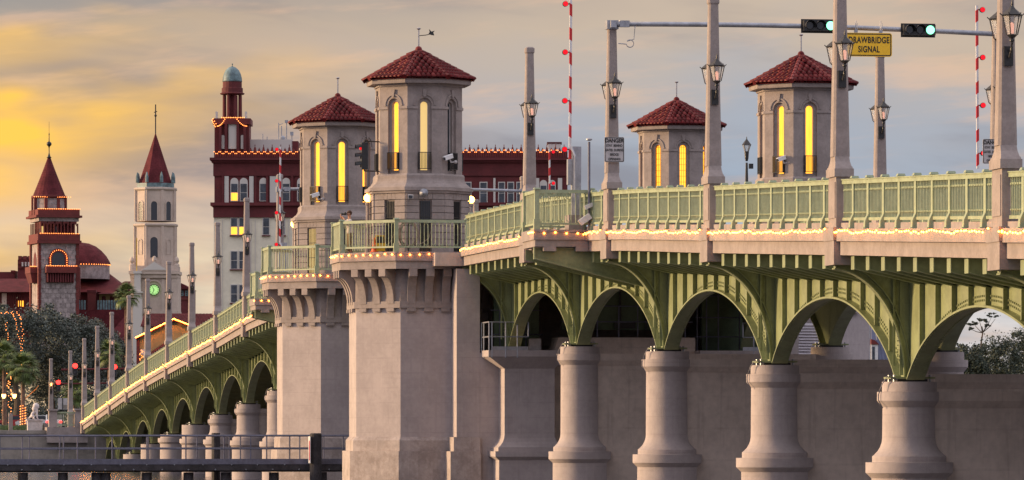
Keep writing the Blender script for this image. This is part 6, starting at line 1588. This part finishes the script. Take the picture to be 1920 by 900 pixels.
def palm(px, d, base_z, top_py, s, label, lean=0.0, nf=34, trunk_r=.2):
    k_ = d/F; lat = (px-960)*k_; T = thing('palm_tree', label, 'palm tree', (lat*CA+d*SA, d*CA-lat*SA, base_z), -ALPHA, group='cabbage palms')
    h = ZC+(794-top_py)*k_-base_z
    pts = [(lean*k_*10*(j/8)**2, 0, h*j/8) for j in range(9)]
    q = MB().tube(pts, trunk_r*1.15, 9, trunk_r*.85)
    rnd = random.Random(px)
    for j in range(int(h/.16)):      # old leaf boots
        a = j*2.4; z = .2+j*.16
        if z > h-.1: break
        xo = lean*k_*10*(z/h)**2; r_ = trunk_r*(1.12-.25*z/h); q.add([(xo+r_*math.cos(a-.35), r_*math.sin(a-.35), z), (xo+r_*math.cos(a+.35), r_*math.sin(a+.35), z), (xo+(r_+.08)*math.cos(a), (r_+.08)*math.sin(a), z+.2)], [(0,1,2)])
    q.build('trunk', 'palmbark', T, local=True)
    top = Vector(pts[-1])
    for i in range(nf):
        o = bpy.data.objects.new('frond', FR); COL.objects.link(o); o.parent = T
        el = R(80-135*(i/nf)**.9+rnd.uniform(-8, 8)); o.location = top; o.rotation_euler = (el, 0, i*2.39996); sc = s*rnd.uniform(.85, 1.12); o.scale = (sc, sc, sc)
    return T
palm(43, 450, zg, 693, 1.55, 'nearest palm with bright crown beside the marble lion, bulbs round its trunk')
palm(8, 462, zg, 672, 1.5, 'palm cut by the left edge, above the double street lamp', nf=30)
palm(236, 700, zg, 556, 1.9, 'tall palm showing just left of the bell tower', nf=26)
palm(205, 520, zg, 665, 1.5, 'dark palm behind the ramp pillars right of the traffic lights', nf=30)
palm(270, 500, zg, 770, 1.2, 'low palm hidden behind the ramp', nf=20)
palm(140, 540, zg, 740, 1.6, 'dark palm between the two red traffic lights', nf=28)
k_ = 450/F
lat = (43-960)*k_; X_, Y_ = lat*CA+450*SA, 450*CA-lat*SA
h_ = ZC+(794-700)*k_-zg
bulbs('string_light', [(X_+.26*math.cos(i*.9), Y_+.26*math.sin(i*.9), zg+.15+i*.035) for i in range(62)], 'warm bulbs wound round the trunk of the palm beside the lion', r=.05, m='bulb_small', wire=False, group='bulb strings in the shore trees')
lat = (25-960)*.055; xq = lambda px, d: ((px-960)*d/F*CA+d*SA, d*CA-(px-960)*d/F*SA)
rnd = random.Random(4); pts = []
for seg in (((0, 588), (22, 585), (28, 600), (38, 640), (42, 690)), ((33, 585), (40, 600), (44, 640), (40, 690)), ((12, 605), (14, 640))):
    for j in range(len(seg)-1):
        for i in range(9):
            f_ = i/9; px_, py_ = seg[j][0]+(seg[j+1][0]-seg[j][0])*f_+rnd.uniform(-2,2), seg[j][1]+(seg[j+1][1]-seg[j][1])*f_+rnd.uniform(-1.5,1.5)
            a, b_ = xq(px_, 548); pts.append((a, b_, ZC+(794-py_)*548/F))
bulbs('string_light', pts, 'loops of small bulbs hanging in the left oak tree', r=.045, m='bulb_small', wire=False, group='bulb strings in the shore trees')
pts = []
for i in range(50):
    px_, py_ = 12+rnd.uniform(-8, 10), 700+i*2.1; a, b_ = xq(px_, 470); pts.append((a, b_, ZC+(794-py_)*470/F))
bulbs('string_light', pts, 'bulbs wound round the trunk at the left edge', r=.055, m='bulb_small', wire=False, group='bulb strings in the shore trees')
pts = []
for i in range(14):
    for (p0, p1) in (((48, 748), (74, 722)), ((40, 752), (70, 728))): px_, py_ = p0[0]+(p1[0]-p0[0])*i/14, p0[1]+(p1[1]-p0[1])*i/14; a, b_ = xq(px_, 455); pts.append((a, b_, ZC+(794-py_)*455/F))
bulbs('string_light', pts, 'two slack lines of small bulbs right of the nearest palm', r=.02, m='bulb_small', wire=True, group='bulb strings in the shore trees')

# ================================================================== shore street furniture
def shore(px, d): return xq(px, d)
T_ = None
x, y = shore(14, 452); zl = ZC+(794-742)*452/F
T = thing('street_lamp', 'black twin-globe street lamp glowing amber at the left edge', 'street lamp', (x, y, zg), -ALPHA)
MB().lathe(0, 0, [(.14, 0), (.10, .5), (.06, .6), (.05, zl-zg-.5)], 8).build('post', 'iron', T, local=True)
MB().tube([(-.35, 0, zl-zg-.25), (-.3, 0, zl-zg-.5), (.6, 0, zl-zg-.5), (.65, 0, zl-zg-.25)], .035, 5).build('cross_arm', 'iron', T, local=True)
for a in (-.35, .65):
    MB().lathe(a, 0, [(.10, zl-zg-.25), (.20, zl-zg-.05), (.20, zl-zg+.14), (.08, zl-zg+.24)], 10).build('lamp_globe', mat('street_globe', (1,.6,.3), .4, emit=(1,.46,.12), es=6) if a < 0 else bpy.data.materials['street_globe'], T, local=True); MB().lathe(a, 0, [(.22, zl-zg+.15), (.05, zl-zg+.32), (.01, zl-zg+.45)], 8).build('lamp_cap', 'iron', T, local=True)
def street_signal(px0, px1, py, d, sig, label):
    (xa_, ya_), (xb_, yb_) = shore(px0, d), shore(px1, d); z = ZC+(794-py)*d/F
    T = thing('signal_gantry', label+' arm and post', 'signal arm', (xb_, yb_, zg)); MB().tube([(xa_, ya_, z), (xb_, yb_, z+.1)], .10, 6).build('arm_tube', 'maroon', T); MB().lathe(xb_, yb_, [(.16, zg), (.13, z+.3)], 8).build('post', 'galv_dk', T)
    for i, (p, q_) in enumerate(sig):
        (x, y) = shore(p, d-.4); zz_ = ZC+(794-q_)*d/F
        S_ = thing('street_signal', label+' '+('signal, left one' if (i == 0 and len(sig) > 1) else 'signal, right one' if len(sig) > 1 else 'signal'), 'traffic light', (x, y, zz_), -ALPHA, group='red street signals across the shore road')
        MB().box(-.20, .20, .02, .3, -.95, .28).build('housing', 'iron', S_, local=True)
        for j in range(3):
            n = 14; zc_ = -.33*j; MB().hull2([((.14 if j else .24)*math.cos(2*math.pi*i_/n), .015, zc_+(.14 if j else .24)*math.sin(2*math.pi*i_/n)) for i_ in range(n)], [((.11 if j else .20)*math.cos(2*math.pi*i_/n), -.05, zc_+(.11 if j else .20)*math.sin(2*math.pi*i_/n)) for i_ in range(n)]).build('lens', 'redlit' if j == 0 else 'darkglass', S_, local=True)
street_signal(115, 240, 693, 470, [(141, 686), (215, 688)], 'upper red traffic light')
street_signal(92, 202, 720, 520, [(109.5, 717)], 'lower red traffic light')
x, y = shore(179.5, 500); T = thing('street_sign', 'small dark and white striped sign by the ramp pillars', 'sign', (x, y, ZC+(794-722)*500/F), -ALPHA)
MB().box(-.2, .2, 0, .05, -.7, .7).build('sign_panel', 'signwhite', T, local=True)
q = MB()
for j in range(4): q.add([(-.2,-.01,-.55+.34*j), (.2,-.01,-.42+.34*j), (.2,-.01,-.27+.34*j), (-.2,-.01,-.40+.34*j)], [(0,1,2,3)])
q.build('sign_stripes', 'black', T, local=True); MB().tube([(0,.06,.7), (0,.06,-3.5)], .04, 5).build('post', 'galv_dk', T, local=True)
x, y = shore(117.5, 440); T = thing('road_sign', 'square white double road sign on a dark post behind the ramp end', 'sign', (x, y, ZC+(794-757)*440/F), -ALPHA)
MB().box(-.44, .44, 0, .04, -.52, .52).build('sign_panel', 'signwhite', T, local=True); MB().box(-.04, .04, -.03, -.005, -2.2, .52).build('post', 'black', T, local=True); MB().box(.06, .40, -.012, -.004, -.46, -.1).build('sign_print', 'quay', T, local=True)

def car(px, d, m, label, rz):
    x, y = shore(px, d); T = thing('parked_car', label, 'car', (x, y, zg+.02), rz, group='cars on the shore road')
    prof = [(-2.1,.35),(-2.15,.7),(-1.95,.86),(-1.25,.92),(-.65,1.38),(.75,1.42),(1.45,1.0),(2.0,.92),(2.15,.65),(2.1,.35)]
    MB().hull2([(a, -.80, b_) for a, b_ in prof], [(a, .80, b_) for a, b_ in prof]).build('body', m, T, local=True)
    for s in (-1, 1):
        MB().hull2([(a, s*.802, b_) for a, b_ in ((-1.1,.95),(-.6,1.32),(.7,1.35),(1.25,1.0))], [(a, s*.815, b_) for a, b_ in ((-1.1,.95),(-.6,1.32),(.7,1.35),(1.25,1.0))]).build('side_window', 'darkglass', T, local=True)
        for a in (-1.35, 1.35):
            w_ = MB().lathe(0, 0, [(.33, -.1), (.33, .1)], 14).build('wheel', 'tyre', T, local=True); w_.rotation_euler = (R(90), 0, 0); w_.location = (a, s*.78, .33)
            r2 = MB().lathe(0, 0, [(.18, -.105), (.18, .105)], 10).build('rim', 'galv', w_, local=True)
        MB().box(2.08, 2.17, s*.6-.15, s*.6+.15, .68, .82).build('tail_light', 'redlit', T, local=True); MB().box(-2.17, -2.08, s*.6-.15, s*.6+.15, .62, .76).build('headlight', 'white', T, local=True)
    MB().hull2([(.80,-.7,1.40),(1.42,-.7,1.02),(1.42,.7,1.02),(.80,.7,1.40)], [(.84,-.7,1.42),(1.46,-.7,1.04),(1.46,.7,1.04),(.84,.7,1.42)]).build('rear_window', 'darkglass', T, local=True)
car(103, 445, 'carwhite', 'white car with a red tail light behind the ramp end railing', R(-95)); car(72, 470, 'carwhite', 'pale parked car behind the lion', R(-12)); car(28, 480, 'carred', 'dark red car at the left behind the quay wall', R(-12))
q = MB(); rnd = random.Random(9)
for i in range(500):
    px_ = rnd.uniform(-60, 84); a, b_ = shore(px_, 440+rnd.uniform(-1, 1)); z = zg+rnd.uniform(.0, .35); s_ = .12; q.add([(a-s_, b_, z), (a+s_, b_, z+.03), (a, b_+.05, z+.2)], [(0,1,2)])
o = q.build('ground_cover', 'frond'); o['kind'] = 'stuff'; o['label'] = 'strip of low plants along the top of the quay'; o['category'] = 'plants'
